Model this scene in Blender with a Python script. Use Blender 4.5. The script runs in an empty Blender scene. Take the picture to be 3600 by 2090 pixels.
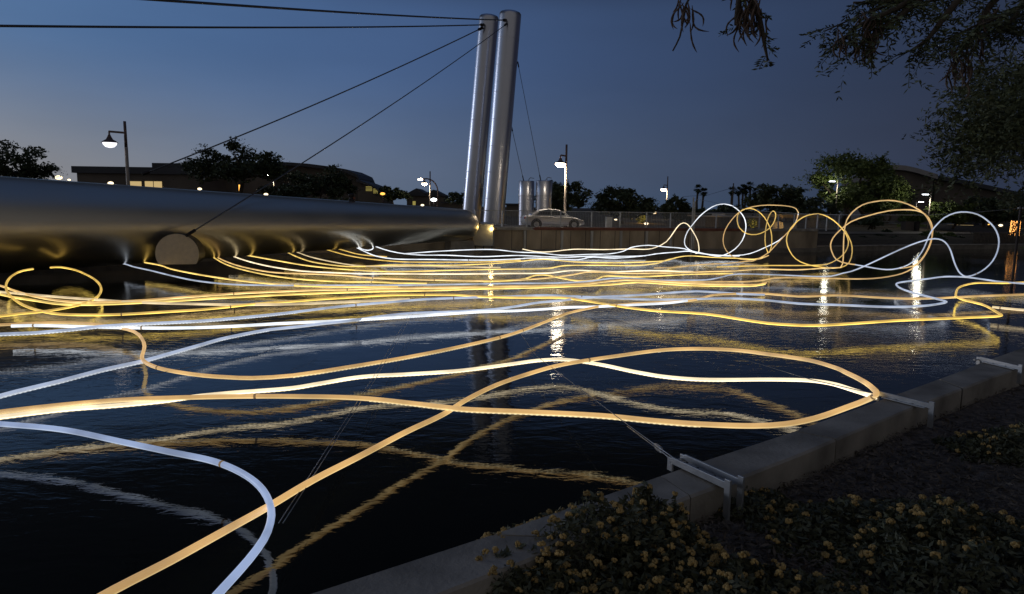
import bpy, bmesh, math, random
from mathutils import Vector, Matrix
R = math.radians
S = bpy.context.scene
C = S.collection

# ------------------------------------------------------------------ camera
CAM_Z = 3.2
TH = math.atan(319/2400); RHO = .015
_f = Vector((0, math.cos(TH), -math.sin(TH)))
_r0 = Vector((1, 0, 0)); _u0 = Vector((0, math.sin(TH), math.cos(TH)))
_r = _r0*math.cos(RHO)+_u0*math.sin(RHO)
_u = -_r0*math.sin(RHO)+_u0*math.cos(RHO)
cd = bpy.data.cameras.new('camera'); cd.lens = 24; cd.sensor_width = 36
cd.clip_start = .05; cd.clip_end = 3000
cam = bpy.data.objects.new('camera', cd); C.objects.link(cam)
_m = Matrix((_r, _u, -_f)).transposed().to_4x4(); _m.translation = (0, 0, CAM_Z)
cam.matrix_world = _m
S.camera = cam
# ------------------------------------------------------------------ dusk sky
W = bpy.data.worlds.new('World'); S.world = W; W.use_nodes = True
nt = W.node_tree; N = nt.nodes; L = nt.links
bg = N['Background']
tc = N.new('ShaderNodeTexCoord'); sx = N.new('ShaderNodeSeparateXYZ'); L.new(tc.outputs['Generated'], sx.inputs[0])
def ramp(nt, stops, src, interp='B_SPLINE'):
    r = nt.nodes.new('ShaderNodeValToRGB'); r.color_ramp.interpolation = interp
    e = r.color_ramp.elements
    while len(e) < len(stops): e.new(.5)
    for k, (p, c) in enumerate(stops): e[k].position = p; e[k].color = (*c, 1)
    nt.links.new(src, r.inputs[0]); return r.outputs[0]
def maprange(nt, src, a, b, c=0, d=1):
    m = nt.nodes.new('ShaderNodeMapRange'); m.interpolation_type = 'SMOOTHSTEP'
    m.inputs[1].default_value = a; m.inputs[2].default_value = b; m.inputs[3].default_value = c; m.inputs[4].default_value = d
    nt.links.new(src, m.inputs[0]); return m.outputs[0]
ax = maprange(nt, sx.outputs[0], -1, 1); N[-1].interpolation_type = 'LINEAR'
hz = ramp(nt, [(.0, (.50, .46, .42)), (.2, (.22, .225, .225)), (.36, (.125, .172, .25)), (.5, (.072, .112, .185)), (.66, (.037, .059, .105)), (.82, (.018, .027, .052)), (1, (.012, .016, .03))], ax)
md = ramp(nt, [(.0, (.15, .24, .40)), (.2, (.062, .142, .30)), (.36, (.054, .113, .255)), (.5, (.038, .075, .172)), (.66, (.023, .043, .099)), (.82, (.013, .021, .046)), (1, (.008, .012, .025))], ax)
def mix(nt, fac, a, b):
    m = nt.nodes.new('ShaderNodeMixRGB')
    for i, v in ((0, fac), (1, a), (2, b)):
        if hasattr(v, 'links'): nt.links.new(v, m.inputs[i])
        else: m.inputs[i].default_value = v if i == 0 else (*v, 1)
    return m.outputs[0]
e1 = maprange(nt, sx.outputs[2], -.02, .21)
e2 = maprange(nt, sx.outputs[2], .25, .34)
col = mix(nt, e2, mix(nt, e1, hz, md), (.0045, .006, .010))
e4 = maprange(nt, sx.outputs[2], .60, .85)
col = mix(nt, e4, col, (.019, .036, .088))
# unseen town glow added to the sky behind the viewer to brighten the bank
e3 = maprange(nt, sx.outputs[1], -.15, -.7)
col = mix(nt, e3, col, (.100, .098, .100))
cl_ = N.new('ShaderNodeTexNoise'); cl_.inputs['Scale'].default_value = 2.2; cl_.inputs['Detail'].default_value = 5
mp_ = N.new('ShaderNodeMapping'); mp_.inputs['Scale'].default_value = (1, 1, 4); L.new(tc.outputs['Generated'], mp_.inputs[0]); L.new(mp_.outputs[0], cl_.inputs['Vector'])
cm_ = N.new('ShaderNodeMixRGB'); cm_.blend_type = 'MULTIPLY'; cm_.inputs[0].default_value = 1
L.new(col, cm_.inputs[1]); L.new(maprange(nt, cl_.outputs['Fac'], .3, .7, .94, 1.06), cm_.inputs[2]); col = cm_.outputs[0]
sk = N.new('ShaderNodeTexSky'); sk.sky_type = 'NISHITA'; sk.sun_disc = False
sk.sun_elevation = R(-2); sk.sun_rotation = R(-75)
add = N.new('ShaderNodeMixRGB'); add.blend_type = 'ADD'; add.inputs[0].default_value = .05
L.new(col, add.inputs[1]); L.new(sk.outputs[0], add.inputs[2])
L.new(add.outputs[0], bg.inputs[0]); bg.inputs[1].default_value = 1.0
# last glow of the sun, below the roofs on the left
sl = bpy.data.lights.new('sun', 'SUN'); sl.energy = .28; sl.angle = R(14); sl.color = (.78, .84, 1)
so = bpy.data.objects.new('sun', sl); C.objects.link(so)
so.rotation_euler = Vector((.93, -.3, -.12)).to_track_quat('-Z', 'Y').to_euler()
S.view_settings.view_transform = 'Standard'; S.view_settings.look = 'None'
S.view_settings.exposure = 0; S.view_settings.gamma = 1
S.cycles.use_denoising = True
S.cycles.max_bounces = 6; S.cycles.glossy_bounces = 3; S.cycles.diffuse_bounces = 2
S.cycles.sample_clamp_indirect = 8

# ------------------------------------------------------------------ helpers
O = Vector((0, 0, CAM_Z))
def ray(px, py):
    return (_f*2400 + _r*(px-1800) - _u*(py-1045))
def at_z(px, py, z):
    d = ray(px, py); return O + d*((z-CAM_Z)/d.z)
def at_d(px, py, Y):
    d = ray(px, py); return O + d*(Y/d.y)
def project(p):
    v = p-O; d = v.dot(_f)
    return 1800+2400*v.dot(_r)/d, 1045-2400*v.dot(_u)/d

def tag(o, label=None, cat=None, group=None, kind=None):
    if label: o['label'] = label
    if cat: o['category'] = cat
    if group: o['group'] = group
    if kind: o['kind'] = kind
    return o
def empty(name, loc, label, cat, group=None, rz=0):
    o = bpy.data.objects.new(name, None); C.objects.link(o); o.location = loc; o.rotation_euler = (0, 0, rz)
    o.empty_display_size = .1
    return tag(o, label, cat, group)
class MB:
    def __init__(s): s.v = []; s.f = []; s.uv = None
    def add(s, vs, fs):
        n = len(s.v); s.v += [Vector(v) for v in vs]; s.f += [tuple(i+n for i in f) for f in fs]
    def box(s, c, d, rz=0, rot=None):
        x, y, z = d[0]/2, d[1]/2, d[2]/2
        M = rot if rot else Matrix.Rotation(rz, 3, 'Z')
        vs = [Vector(c)+M @ Vector((a*x, b*y, e*z)) for a in (-1, 1) for b in (-1, 1) for e in (-1, 1)]
        s.add(vs, [(0, 1, 3, 2), (4, 6, 7, 5), (0, 4, 5, 1), (2, 3, 7, 6), (0, 2, 6, 4), (1, 5, 7, 3)])
    def beam(s, a, b, w, h):
        a = Vector(a); b = Vector(b); d = b-a
        q = d.to_track_quat('X', 'Z').to_matrix()
        s.box((a+b)/2, (d.length, w, h), rot=q)
    def tube(s, pts, rad, n=8, caps=True, closed=False):
        pts = [Vector(p) for p in pts]; m = len(pts)
        rs = rad if isinstance(rad, (list, tuple)) else [rad]*m
        t = (pts[1]-pts[0]).normalized()
        up = Vector((0, 0, 1)) if abs(t.z) < .95 else Vector((1, 0, 0))
        nn = (up-t*up.dot(t)).normalized(); base = len(s.v)
        for i in range(m):
            a = pts[max(i-1, 0)]; b = pts[min(i+1, m-1)]
            t = (b-a); t = t.normalized() if t.length > 1e-9 else Vector((0, 0, 1))
            nn = (nn-t*nn.dot(t)).normalized(); bb = t.cross(nn)
            for k in range(n):
                an = 2*math.pi*k/n; s.v.append(pts[i]+(nn*math.cos(an)+bb*math.sin(an))*rs[i])
        for i in range(m-1):
            for k in range(n):
                k2 = (k+1) % n
                s.f.append((base+i*n+k, base+i*n+k2, base+(i+1)*n+k2, base+(i+1)*n+k))
        if caps:
            s.f.append(tuple(base+k for k in reversed(range(n)))); s.f.append(tuple(base+(m-1)*n+k for k in range(n)))
    def lathe(s, prof, c=(0, 0, 0), n=20, M=None):
        c = Vector(c); base = len(s.v); M = M or Matrix.Identity(3)
        for (r, z) in prof:
            for k in range(n):
                a = 2*math.pi*k/n; s.v.append(c+M @ Vector((r*math.cos(a), r*math.sin(a), z)))
        for i in range(len(prof)-1):
            for k in range(n):
                k2 = (k+1) % n
                s.f.append((base+i*n+k, base+i*n+k2, base+(i+1)*n+k2, base+(i+1)*n+k))
    def ball(s, c, r, n=6, m=4, sq=(1, 1, 1)):
        prof = [(math.sin(math.pi*i/m), -math.cos(math.pi*i/m)) for i in range(m+1)]
        prof[0] = (.02, -1); prof[-1] = (.02, 1)
        s.lathe([(a*r, b*r) for a, b in prof], c, n, Matrix.Diagonal(sq))
    def build(s, name, m, parent=None, smooth=False, bevel=0):
        me = bpy.data.meshes.new(name)
        off = Vector((0, 0, 0))
        if parent is None and s.v:
            off = sum((v for v in s.v), Vector())/len(s.v); off.z = min(v.z for v in s.v)
        elif parent is not None:
            Mi = parent_inv(parent)
        if parent is not None: vs = [Mi @ v for v in s.v]
        else: vs = [v-off for v in s.v]
        me.from_pydata(vs, [], s.f)
        if s.uv:
            ul = me.uv_layers.new(name='UVMap')
            for lp in me.loops: ul.data[lp.index].uv = s.uv[lp.vertex_index]
        me.materials.append(m)
        if smooth: me.polygons.foreach_set('use_smooth', [True]*len(me.polygons))
        me.update()
        o = bpy.data.objects.new(name, me); C.objects.link(o)
        if parent is not None: o.parent = parent
        else: o.location = off
        if bevel:
            b = o.modifiers.new('bevel', 'BEVEL'); b.width = bevel; b.segments = 2; b.limit_method = 'ANGLE'
        return o
def parent_inv(p):
    M = Matrix.Identity(4)
    while p is not None:
        M = M @ Matrix.Identity(4) if False else (p.matrix_basis @ Matrix.Identity(4)) @ M if False else M
        M = p.matrix_basis @ M; p = p.parent
    return M.inverted()
def copy_tree(o, parent=None):
    c = o.copy(); C.objects.link(c); c.parent = parent
    for ch in list(o.children): copy_tree(ch, c)
    return c
def catmull(P, step):
    P = [Vector(p) for p in P]
    Q = [P[0]*2-P[1]]+P+[P[-1]*2-P[-2]]
    out = []
    for i in range(1, len(Q)-2):
        p0, p1, p2, p3 = Q[i-1:i+3]
        n = max(2, min(24, int((p2-p1).length/step)))
        # centripetal
        t0 = 0; t1 = t0+max(1e-4, (p1-p0).length)**.5; t2 = t1+max(1e-4, (p2-p1).length)**.5; t3 = t2+max(1e-4, (p3-p2).length)**.5
        for k in range(n):
            t = t1+(t2-t1)*k/n
            A1 = p0*((t1-t)/(t1-t0))+p1*((t-t0)/(t1-t0)); A2 = p1*((t2-t)/(t2-t1))+p2*((t-t1)/(t2-t1)); A3 = p2*((t3-t)/(t3-t2))+p3*((t-t2)/(t3-t2))
            B1 = A1*((t2-t)/(t2-t0))+A2*((t-t0)/(t2-t0)); B2 = A2*((t3-t)/(t3-t1))+A3*((t-t1)/(t3-t1))
            out.append(B1*((t2-t)/(t2-t1))+B2*((t-t1)/(t2-t1)))
    out.append(P[-1]); return out

# ------------------------------------------------------------------ materials
def principled(name, col, rough=.6, metal=0, spec=.5):
    m = bpy.data.materials.new(name); m.use_nodes = True
    b = m.node_tree.nodes['Principled BSDF']
    b.inputs['Base Color'].default_value = (*col, 1); b.inputs['Roughness'].default_value = rough
    b.inputs['Metallic'].default_value = metal; b.inputs['Specular IOR Level'].default_value = spec
    return m, b, m.node_tree
def noise(t, scale, detail=4, vec=None, stretch=None, dis=0):
    n = t.nodes.new('ShaderNodeTexNoise'); n.inputs['Scale'].default_value = scale; n.inputs['Detail'].default_value = detail
    c = t.nodes.new('ShaderNodeTexCoord'); src = c.outputs['Object']
    if stretch:
        mp = t.nodes.new('ShaderNodeMapping'); mp.inputs['Scale'].default_value = stretch
        t.links.new(src, mp.inputs[0]); src = mp.outputs[0]
    t.links.new(src, n.inputs['Vector']); n.inputs['Distortion'].default_value = dis; return n.outputs['Fac']
def bump(t, b, h, dist, prev=None, strength=1):
    n = t.nodes.new('ShaderNodeBump'); n.inputs['Distance'].default_value = dist; n.inputs['Strength'].default_value = strength
    t.links.new(h, n.inputs['Height'])
    if prev: t.links.new(prev, n.inputs['Normal'])
    t.links.new(n.outputs[0], b.inputs['Normal']); return n.outputs[0]
def surf(name, col, rough=.7, metal=0, var=.35, scale=3, bmp=.01, bscale=20, stretch=None):
    m, b, t = principled(name, col, rough, metal)
    f = noise(t, scale, 6, stretch=stretch)
    lo = tuple(c*(1-var) for c in col); hi = tuple(min(1, c*(1+var)) for c in col)
    t.links.new(ramp(t, [(.3, lo), (.7, hi)], f, 'LINEAR'), b.inputs['Base Color'])
    if bmp: bump(t, b, noise(t, bscale, 5, stretch=stretch), bmp)
    return m
def emit(name, col, s):
    m = bpy.data.materials.new(name); m.use_nodes = True; t = m.node_tree; t.nodes.clear()
    e = t.nodes.new('ShaderNodeEmission'); e.inputs[0].default_value = (*col, 1); e.inputs[1].default_value = s
    o = t.nodes.new('ShaderNodeOutputMaterial'); t.links.new(e.outputs[0], o.inputs[0]); return m

M_conc = surf('concrete', (.40, .36, .30), .85, var=.42, scale=1.6, bmp=.006, bscale=30)
M_wall = surf('weathered_wall', (.44, .35, .24), .9, var=.35, scale=.9, bmp=.02, bscale=9, stretch=(1, 1, .35))
M_ledge = surf('ledge_concrete', (.25, .22, .18), .85, var=.3, scale=2)
M_rust = surf('reddish_coping', (.22, .085, .055), .8, var=.3, scale=1.5)
M_steel = surf('brushed_steel', (.62, .64, .70), .3, 1, var=.12, scale=1.2, bmp=.001, bscale=60, stretch=(1, 1, 6))
M_galv = surf('galvanised_steel', (.48, .50, .52), .45, .6, var=.15, scale=8, bmp=.001, bscale=40)
M_dark = surf('dark_metal', (.035, .03, .032), .5, .5, var=.2, scale=6, bmp=0)
M_pole = surf('lamp_pole_paint', (.16, .11, .10), .45, .3, var=.2, scale=5, bmp=0)
M_cable = surf('steel_cable', (.16, .17, .19), .5, .7, var=.2, scale=30, bmp=0)
M_wire = surf('thin_wire', (.45, .46, .48), .4, .8, var=.1, scale=30, bmp=0)
M_mulch = surf('mulch', (.16, .13, .105), .95, var=.6, scale=9, bmp=.06, bscale=14)
M_dirt = surf('landscape_gravel', (.055, .042, .026), .95, var=.5, scale=2.5, bmp=.03, bscale=12)
M_asph = surf('asphalt', (.05, .05, .052), .85, var=.3, scale=3)
M_path = surf('path_concrete', (.20, .17, .14), .8, var=.2, scale=2)
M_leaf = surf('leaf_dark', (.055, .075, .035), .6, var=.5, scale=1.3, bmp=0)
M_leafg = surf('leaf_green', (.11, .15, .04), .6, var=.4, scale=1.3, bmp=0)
M_leafn = surf('leaf_near', (.022, .038, .018), .6, var=.5, scale=3, bmp=0)
M_leafo = surf('leaf_olive', (.09, .105, .045), .6, var=.6, scale=2.2, bmp=0)
M_bark = surf('bark', (.09, .07, .05), .9, var=.4, scale=5, bmp=.03, bscale=12)
M_pod = surf('seed_pod', (.13, .085, .06), .7, var=.4, scale=20, bmp=0)
M_flower = surf('orange_flower', (.62, .42, .15), .7, var=.45, scale=14, bmp=.01, bscale=120)
M_bushleaf = surf('bush_leaf', (.11, .115, .065), .55, var=.5, scale=9, bmp=0)
M_white = surf('white_car_paint', (.75, .76, .78), .25, 0, var=.05, scale=1, bmp=0)
M_glass = surf('dark_glass', (.02, .022, .025), .08, 0, var=.1, scale=1, bmp=0)
M_rubber = surf('rubber', (.02, .02, .02), .8, var=.2, scale=9, bmp=0)
M_bld = surf('building_wall', (.14, .12, .105), .85, var=.2, scale=.3, bmp=0)
M_roof = surf('building_roof', (.05, .055, .07), .6, 0, var=.2, scale=.4, bmp=0)
M_roofl = surf('pale_metal_roof', (.34, .33, .34), .55, .3, var=.12, scale=.4, bmp=0)
M_cab = surf('cabinet_paint', (.36, .37, .36), .55, .2, var=.12, scale=2, bmp=0)
M_white2 = surf('white_plaster', (.5, .48, .44), .8, var=.15, scale=.6, bmp=0)
M_lamp = emit('lamp_glass_warm', (1, .84, .62), 55)
M_lampc = emit('lamp_glass_cool', (.9, .95, 1), 9)
M_small = emit('small_lamp', (1, .8, .5), 2.5)
M_orange = emit('orange_light', (1, .45, .08), 2.2)
M_win = emit('lit_window', (1, .72, .32), .55)
M_winy = emit('yellow_window', (.9, .75, .2), .32)
M_fairy = emit('fairy_bulb', (1, .42, .10), 3.5)
M_tail = surf('red_lens', (.35, .01, .01), .3, var=.1, scale=4, bmp=0)
M_water, wb, wt = principled('canal_water', (.006, .008, .008), .035)
wb.inputs['IOR'].default_value = 1.33
h1 = noise(wt, .9, 3, stretch=(.8, 1.3, 1), dis=.8); h2 = noise(wt, 4.2, 3, stretch=(.7, 1.5, 1), dis=1.0); h3 = noise(wt, 19, 2, stretch=(.8, 1.3, 1))
# rougher water in patches: breeze and the flow past the sculpture
pt = maprange(wt, noise(wt, .09, 2), .42, .62, .35, 1.1)
sep_ = wt.nodes.new('ShaderNodeSeparateXYZ'); tco = wt.nodes.new('ShaderNodeTexCoord'); wt.links.new(tco.outputs['Object'], sep_.inputs[0])
lee = maprange(wt, sep_.outputs[1], -59, -48, .3, .95)   # calmer in the lee of the near kerb

def mul(t, a, b):
    n = t.nodes.new('ShaderNodeMath'); n.operation = 'MULTIPLY'; t.links.new(a, n.inputs[0]); t.links.new(b, n.inputs[1]); return n.outputs[0]
pt = mul(wt, pt, lee); p1 = bump(wt, wb, h1, .009); p2 = bump(wt, wb, mul(wt, h2, pt), .0085, p1); bump(wt, wb, mul(wt, h3, pt), .0014, p2)

def tube_mat(name, col, s, low, lowcol=None):
    """LED rope: milky sleeve, brighter where the diodes face down"""
    m, b, t = principled(name, (.6, .58, .55), .35)
    g = t.nodes.new('ShaderNodeNewGeometry'); sp = t.nodes.new('ShaderNodeSeparateXYZ'); t.links.new(g.outputs['Normal'], sp.inputs[0])
    f = maprange(t, sp.outputs[2], .2, -.9)
    nz = maprange(t, noise(t, 1.1, 4), .3, .7, .68, 1.25)
    st = maprange(t, f, 0, 1, s, low); st = mul(t, st, nz)
    t.links.new(mix(t, f, col, lowcol or col), b.inputs['Emission Color']); t.links.new(st, b.inputs['Emission Strength'])
    return m
WARM = (1, .66, .27); YEL = (1, .68, .17); WHT = (.86, .92, 1); PALE = (1, .84, .58)
MT = {
 'tan':   tube_mat('tan_sleeve', (1, .59, .19), .62, .98, (1, .72, .33)),
 'tanbright': tube_mat('tan_bright_sleeve', (1, .60, .20), .7, 1.9, (1, .72, .30)),
 'amber': tube_mat('amber_sleeve', (1, .63, .12), .72, 2.2, (1, .70, .13)),
 'yellow': tube_mat('yellow_sleeve', (1, .67, .16), .82, 2.5, (1, .72, .20)),
 'gold': tube_mat('gold_sleeve', (1, .64, .13), .6, 1.8),
 'white': tube_mat('white_sleeve', WHT, 1.2, 1.5),
 'cool': tube_mat('cool_sleeve', (.62, .74, 1), .58, .66, WHT),
 'coolnear': tube_mat('cool_near_sleeve', (.48, .63, 1), .48, .68, (.66, .78, 1)),
 'hot': tube_mat('warm_white_sleeve', (1, .82, .52), 1.2, 2.4, (1, .84, .58)),
 'pale': tube_mat('pale_sleeve', (1, .78, .45), .65, 1.2),
}
def bead_mat(name, col, s, pitch):
    m = bpy.data.materials.new(name); m.use_nodes = True; t = m.node_tree; t.nodes.clear()
    uv = t.nodes.new('ShaderNodeUVMap'); sp = t.nodes.new('ShaderNodeSeparateXYZ'); t.links.new(uv.outputs[0], sp.inputs[0])
    w = t.nodes.new('ShaderNodeMath'); w.operation = 'MULTIPLY'; w.inputs[1].default_value = 2*math.pi/pitch; t.links.new(sp.outputs[0], w.inputs[0])
    sn = t.nodes.new('ShaderNodeMath'); sn.operation = 'SINE'; t.links.new(w.outputs[0], sn.inputs[0])
    st = maprange(t, sn.outputs[0], -.6, .9, s*.42, s)
    e = t.nodes.new('ShaderNodeEmission'); e.inputs[0].default_value = (*col, 1); t.links.new(st, e.inputs[1])
    o = t.nodes.new('ShaderNodeOutputMaterial'); t.links.new(e.outputs[0], o.inputs[0]); return m
M_beadw = bead_mat('warm_diode_row', (1, .84, .5), 1.15, .075)
M_beadc = bead_mat('cool_diode_row', (.85, .92, 1), 1.2, .075)

# ------------------------------------------------------------------ setting
def sheet(name, pts, m, kind='structure', sub=None):
    b = MB(); b.add(pts, [tuple(range(len(pts)))]); o = b.build(name, m); tag(o, kind=kind); return o
water = sheet('water', [(-140, -25, 0), (200, -25, 0), (200, 160, 0), (-140, 160, 0)], M_water)
# far bank line (water edge): x, y
BL = [(-90, 2), (-40, 23), (-23, 31), (-16.4, 37.6), (-8.75, 42), (0, 46.8), (17, 51.5), (24, 54)]
BR = [(24, 54), (37, 60), (60, 68), (120, 84)]
def off_line(line, d):
    out = []
    for i, p in enumerate(line):
        a = Vector(line[max(i-1, 0)]); b = Vector(line[min(i+1, len(line)-1)]); t = (b-a).normalized()
        out.append(Vector((p[0]-t.y*d, p[1]+t.x*d)))
    return out
# ground of the far side as one sheet, rising in steps to the street level
rows = []
full = BL+BR[1:]
for d, zl, zr in ((.35, 1.57, .3), (2.5, 1.58, .75), (5, 1.58, 1.05), (9, 1.58, 1.25), (14, 1.58, 1.5), (25, 1.58, 1.6), (60, 1.6, 1.6), (1400, 1.6, 1.6)):
    ol = off_line(full, d); row = []
    for i, p in enumerate(ol):
        z = zl if i < len(BL)-1 else (zr if i > len(BL)-1 else zr)
        row.append((p.x, p.y, z))
    if d == 1400: row = [(x_*14, 1400 if 2 < i < len(row) else 1400, 1.6) for i, (x_, y_) in enumerate(full)]
    rows.append(row)
b = MB(); vs = [p for r_ in rows for p in r_]; n = len(full)
b.add(vs, [(i*n+k, i*n+k+1, (i+1)*n+k+1, (i+1)*n+k) for i in range(len(rows)-1) for k in range(n-1)])
tag(b.build('ground', M_dirt), kind='structure')
# street behind the fence
def strip(name, line, d0, d1, z, m, lift=.004):
    a = off_line(line, d0); c = off_line(line, d1); b = MB(); k = len(line)
    b.add([(p.x, p.y, z+lift) for p in a]+[(p.x, p.y, z+lift) for p in c], [(i, i+1, k+i+1, k+i) for i in range(k-1)])
    return tag(b.build(name, m), kind='structure')
strip('road', BL[:-1], 2.2, 12, 1.6, M_asph, .02)
strip('pavement', BL[:-1], .36, 2.2, 1.6, M_path, .03)
pp = off_line(BR, 5.6); pq = off_line(BR, 7.8)
b = MB(); b.add([(p.x, p.y, 1.14) for p in pp]+[(p.x, p.y, 1.24) for p in pq], [(i, i+1, 5+i-0, 4+i) for i in range(3)])
tag(b.build('path', M_path), kind='structure')

# near bank
inner_px = [(3700, 1195), (3600, 1222), (3457, 1271), (3380, 1303), (3153, 1386), (2786, 1516), (2721, 1538), (2457, 1624), (2315, 1673), (1721, 1881), (1100, 2083), (600, 2240)]
outer_px = [(3700, 1262), (3620, 1284), (3569, 1300), (3488, 1327), (3191, 1440), (2940, 1545), (2829, 1592), (2581, 1689), (2424, 1746), (2050, 1892), (1559, 2083), (1150, 2240)]
ZC = .95; ZG = .68
inn = [at_z(x, y, ZC) for x, y in inner_px]; out = [at_z(x, y, ZC) for x, y in outer_px]
d0 = (inn[0]-inn[2]).normalized()
inn = [inn[0]+d0*30]+inn; out = [out[0]+d0*30]+out
d1 = (inn[-1]-inn[-2]).normalized(); inn.append(inn[-1]+d1*12); out.append(out[-1]+d1*12)
def arclen(P):
    s = [0]
    for a, c in zip(P, P[1:]): s.append(s[-1]+(c-a).length)
    return s
def resample(P, n):
    s = arclen(P); T = s[-1]; o_ = []
    for k in range(n):
        t = T*k/(n-1); i = max(j for j in range(len(s)) if s[j] <= t+1e-9); i = min(i, len(P)-2)
        o_.append(P[i].lerp(P[i+1], (t-s[i])/(s[i+1]-s[i])))
    return o_
pairs = list(zip(inn, out))
# coping as separate cast lengths: joints measured in the photograph
joint_px = [(3300, 1333), (2786, 1516), (2320, 1672), (1721, 1881), (700, 2210)]
def coping_pt(poly, q):  # nearest param
    best = None
    for i in range(len(poly)-1):
        a, c = poly[i], poly[i+1]; t = max(0, min(1, (q-a).dot(c-a)/(c-a).length_squared)); p = a.lerp(c, t)
        if best is None or (p-q).length < best[0]: best = ((p-q).length, i+t)
    return best[1]
def ev(poly, u): i = min(int(u), len(poly)-2); return poly[i].lerp(poly[i+1], u-i)
js = [0]+[coping_pt(inn, at_z(x, y, ZC)) for x, y in joint_px]+[len(inn)-1-1e-6]
labs = ['far right length of grey canal coping behind the third clamp', 'long grey coping length crossed by the bracket that holds the tan light tube',
        'grey coping length crossed by the wide double bracket', 'grey coping length beside the orange flower bush',
        'bottom grey coping length below the dark water, left of the flowers', 'grey coping length at the very bottom edge']
for k in range(len(js)-1):
    u0, u1 = js[k]+(.010 if k else 0), js[k+1]-.010
    us = [u0]+[i for i in range(int(u0)+1, int(u1)+1) if u0+.01 < i < u1-.01]+[u1]
    b = MB(); prof = []
    for u in us:
        a = ev(inn, u); c = ev(out, u); w = (c-a)
        e_ = w.normalized()*.02
        prof.append([Vector((a.x, a.y, -.6)), Vector((a.x, a.y, ZC-.02)), a+e_, c-e_, Vector((c.x, c.y, ZC-.02)), Vector((c.x, c.y, .3))])
    m_ = len(prof[0])
    b.add([p for pr in prof for p in pr], [(i*m_+j, i*m_+j+1, (i+1)*m_+j+1, (i+1)*m_+j) for i in range(len(prof)-1) for j in range(m_-1)]+[tuple(range(m_)), tuple(reversed(range((len(prof)-1)*m_, len(prof)*m_)))])
    tag(b.build('coping_stone', M_conc), labs[k], 'coping', 'coping lengths along the near canal edge')
b = MB()
edge = [Vector((p.x, p.y, ZG)) for p in out]
far = [Vector((p.x+30+abs(p.y)*.2, p.y-32, ZG)) for p in out]
# finely divided near ground with small unevenness
gi = resample(edge, 60); random.seed(4)
rowsn = []
for j in range(40):
    t = (j/39)**1.8; row = []
    for i, p in enumerate(gi):
        q = Vector((p.x+t*34, p.y-t*34, ZG)); q.z += (random.uniform(-.015, .03) if j else -.01)+min(.0, 0)
        row.append(q)
    rowsn.append(row)
b.add([p for r_ in rowsn for p in r_], [(i*60+k, i*60+k+1, (i+1)*60+k+1, (i+1)*60+k) for i in range(39) for k in range(59)])
tag(b.build('planting_bed', M_mulch), kind='structure')

# far canal wall ---------------------------------------------------------
def wall_obj(name, line, d0, d1, z0, z1, m, parent=None):
    a = off_line(line, d0); c = off_line(line, d1); b = MB(); k = len(line)
    vs = []
    for p, q in zip(a, c): vs += [(p.x, p.y, z0), (p.x, p.y, z1), (q.x, q.y, z1), (q.x, q.y, z0)]
    fs = [(i*4+j, i*4+(j+1) % 4, (i+1)*4+(j+1) % 4, (i+1)*4+j) for i in range(k-1) for j in range(4)]+[(0, 1, 2, 3), ((k-1)*4+3, (k-1)*4+2, (k-1)*4+1, (k-1)*4)]
    b.add(vs, fs); return b.build(name, m, parent)
wl = empty('canal_wall', (0, 46.8, 0), 'tall brown concrete canal wall under the mesh fence', 'wall')
wall_obj('wall_face', BL, 0, .34, -.6, 1.62, M_wall, wl)
wall_obj('ledge', BL, -.55, -.002, -.6, .28, M_ledge, wl)
cop = off_line(BL, 0)
wall_obj('coping', [(1.5, 47.215), (17, 51.5)], -.06, .36, 1.60, 1.80, M_rust, wl)
wall_obj('coping', [(-2.6, 45.52), (1.3, 47.16)], -.06, .36, 1.60, 1.78, M_conc, wl)
wall_obj('coping', [(17.1, 51.53), (24, 54)], -.06, .36, 1.60, 1.78, M_conc, wl)
def on_wall(px, z=1.6, off=0, line=BL):
    """where a vertical through pixel column px meets the bank line"""
    r_ = ray(px, 780); best = None
    L2 = off_line(line, off)
    for a, c in zip(L2, L2[1:]):
        # solve r*(s) = a + t(c-a)
        d = c-a; den = r_.x*d.y-r_.y*d.x
        if abs(den) < 1e-9: continue
        s_ = (a.x*d.y-a.y*d.x)/den; t = (a.x*r_.y-a.y*r_.x)/den
        if s_ > 0 and -.001 <= t <= 1.001: return Vector((r_.x*s_, r_.y*s_, z)), math.atan2(d.y, d.x)
    return None
for px in (1846, 1977, 2082, 2185, 2275, 2360, 2440):
    p, an = on_wall(px, 0, -.08)
    b = MB(); b.box((p.x, p.y, .92), (.16, .16, 1.3), an); b.build('pilaster', M_white2, wl)
for px in list(range(1800, 2440, 52)):
    p, an = on_wall(px, 0, -.004)
    b = MB(); b.box((p.x, p.y, .93), (.035, .012, 1.29), an); b.build('joint', M_dark, wl)
w2 = empty('low_canal_wall', (40, 61, 0), 'low dark concrete canal edge below the shrubs on the right', 'wall')
wall_obj('wall_face', BR, 0, .34, -.6, .36, M_ledge, w2)
wall_obj('cap', BR, -.05, .4, .362, .44, M_conc, w2)
# row of upright palisade posts on the far right edge
pal = empty('palisade', (38, 62, .4), 'row of dark upright stakes edging the bank at far right', 'fence')
for k in range(46):
    px = 3430+k*5.2
    q = on_wall(px, .4, .9, BR)
    if not q: continue
    b = MB(); b.box((q[0].x, q[0].y, .95), (.09, .06, 1.05), q[1]+.1); b.build('stake', M_bark, pal)

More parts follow.
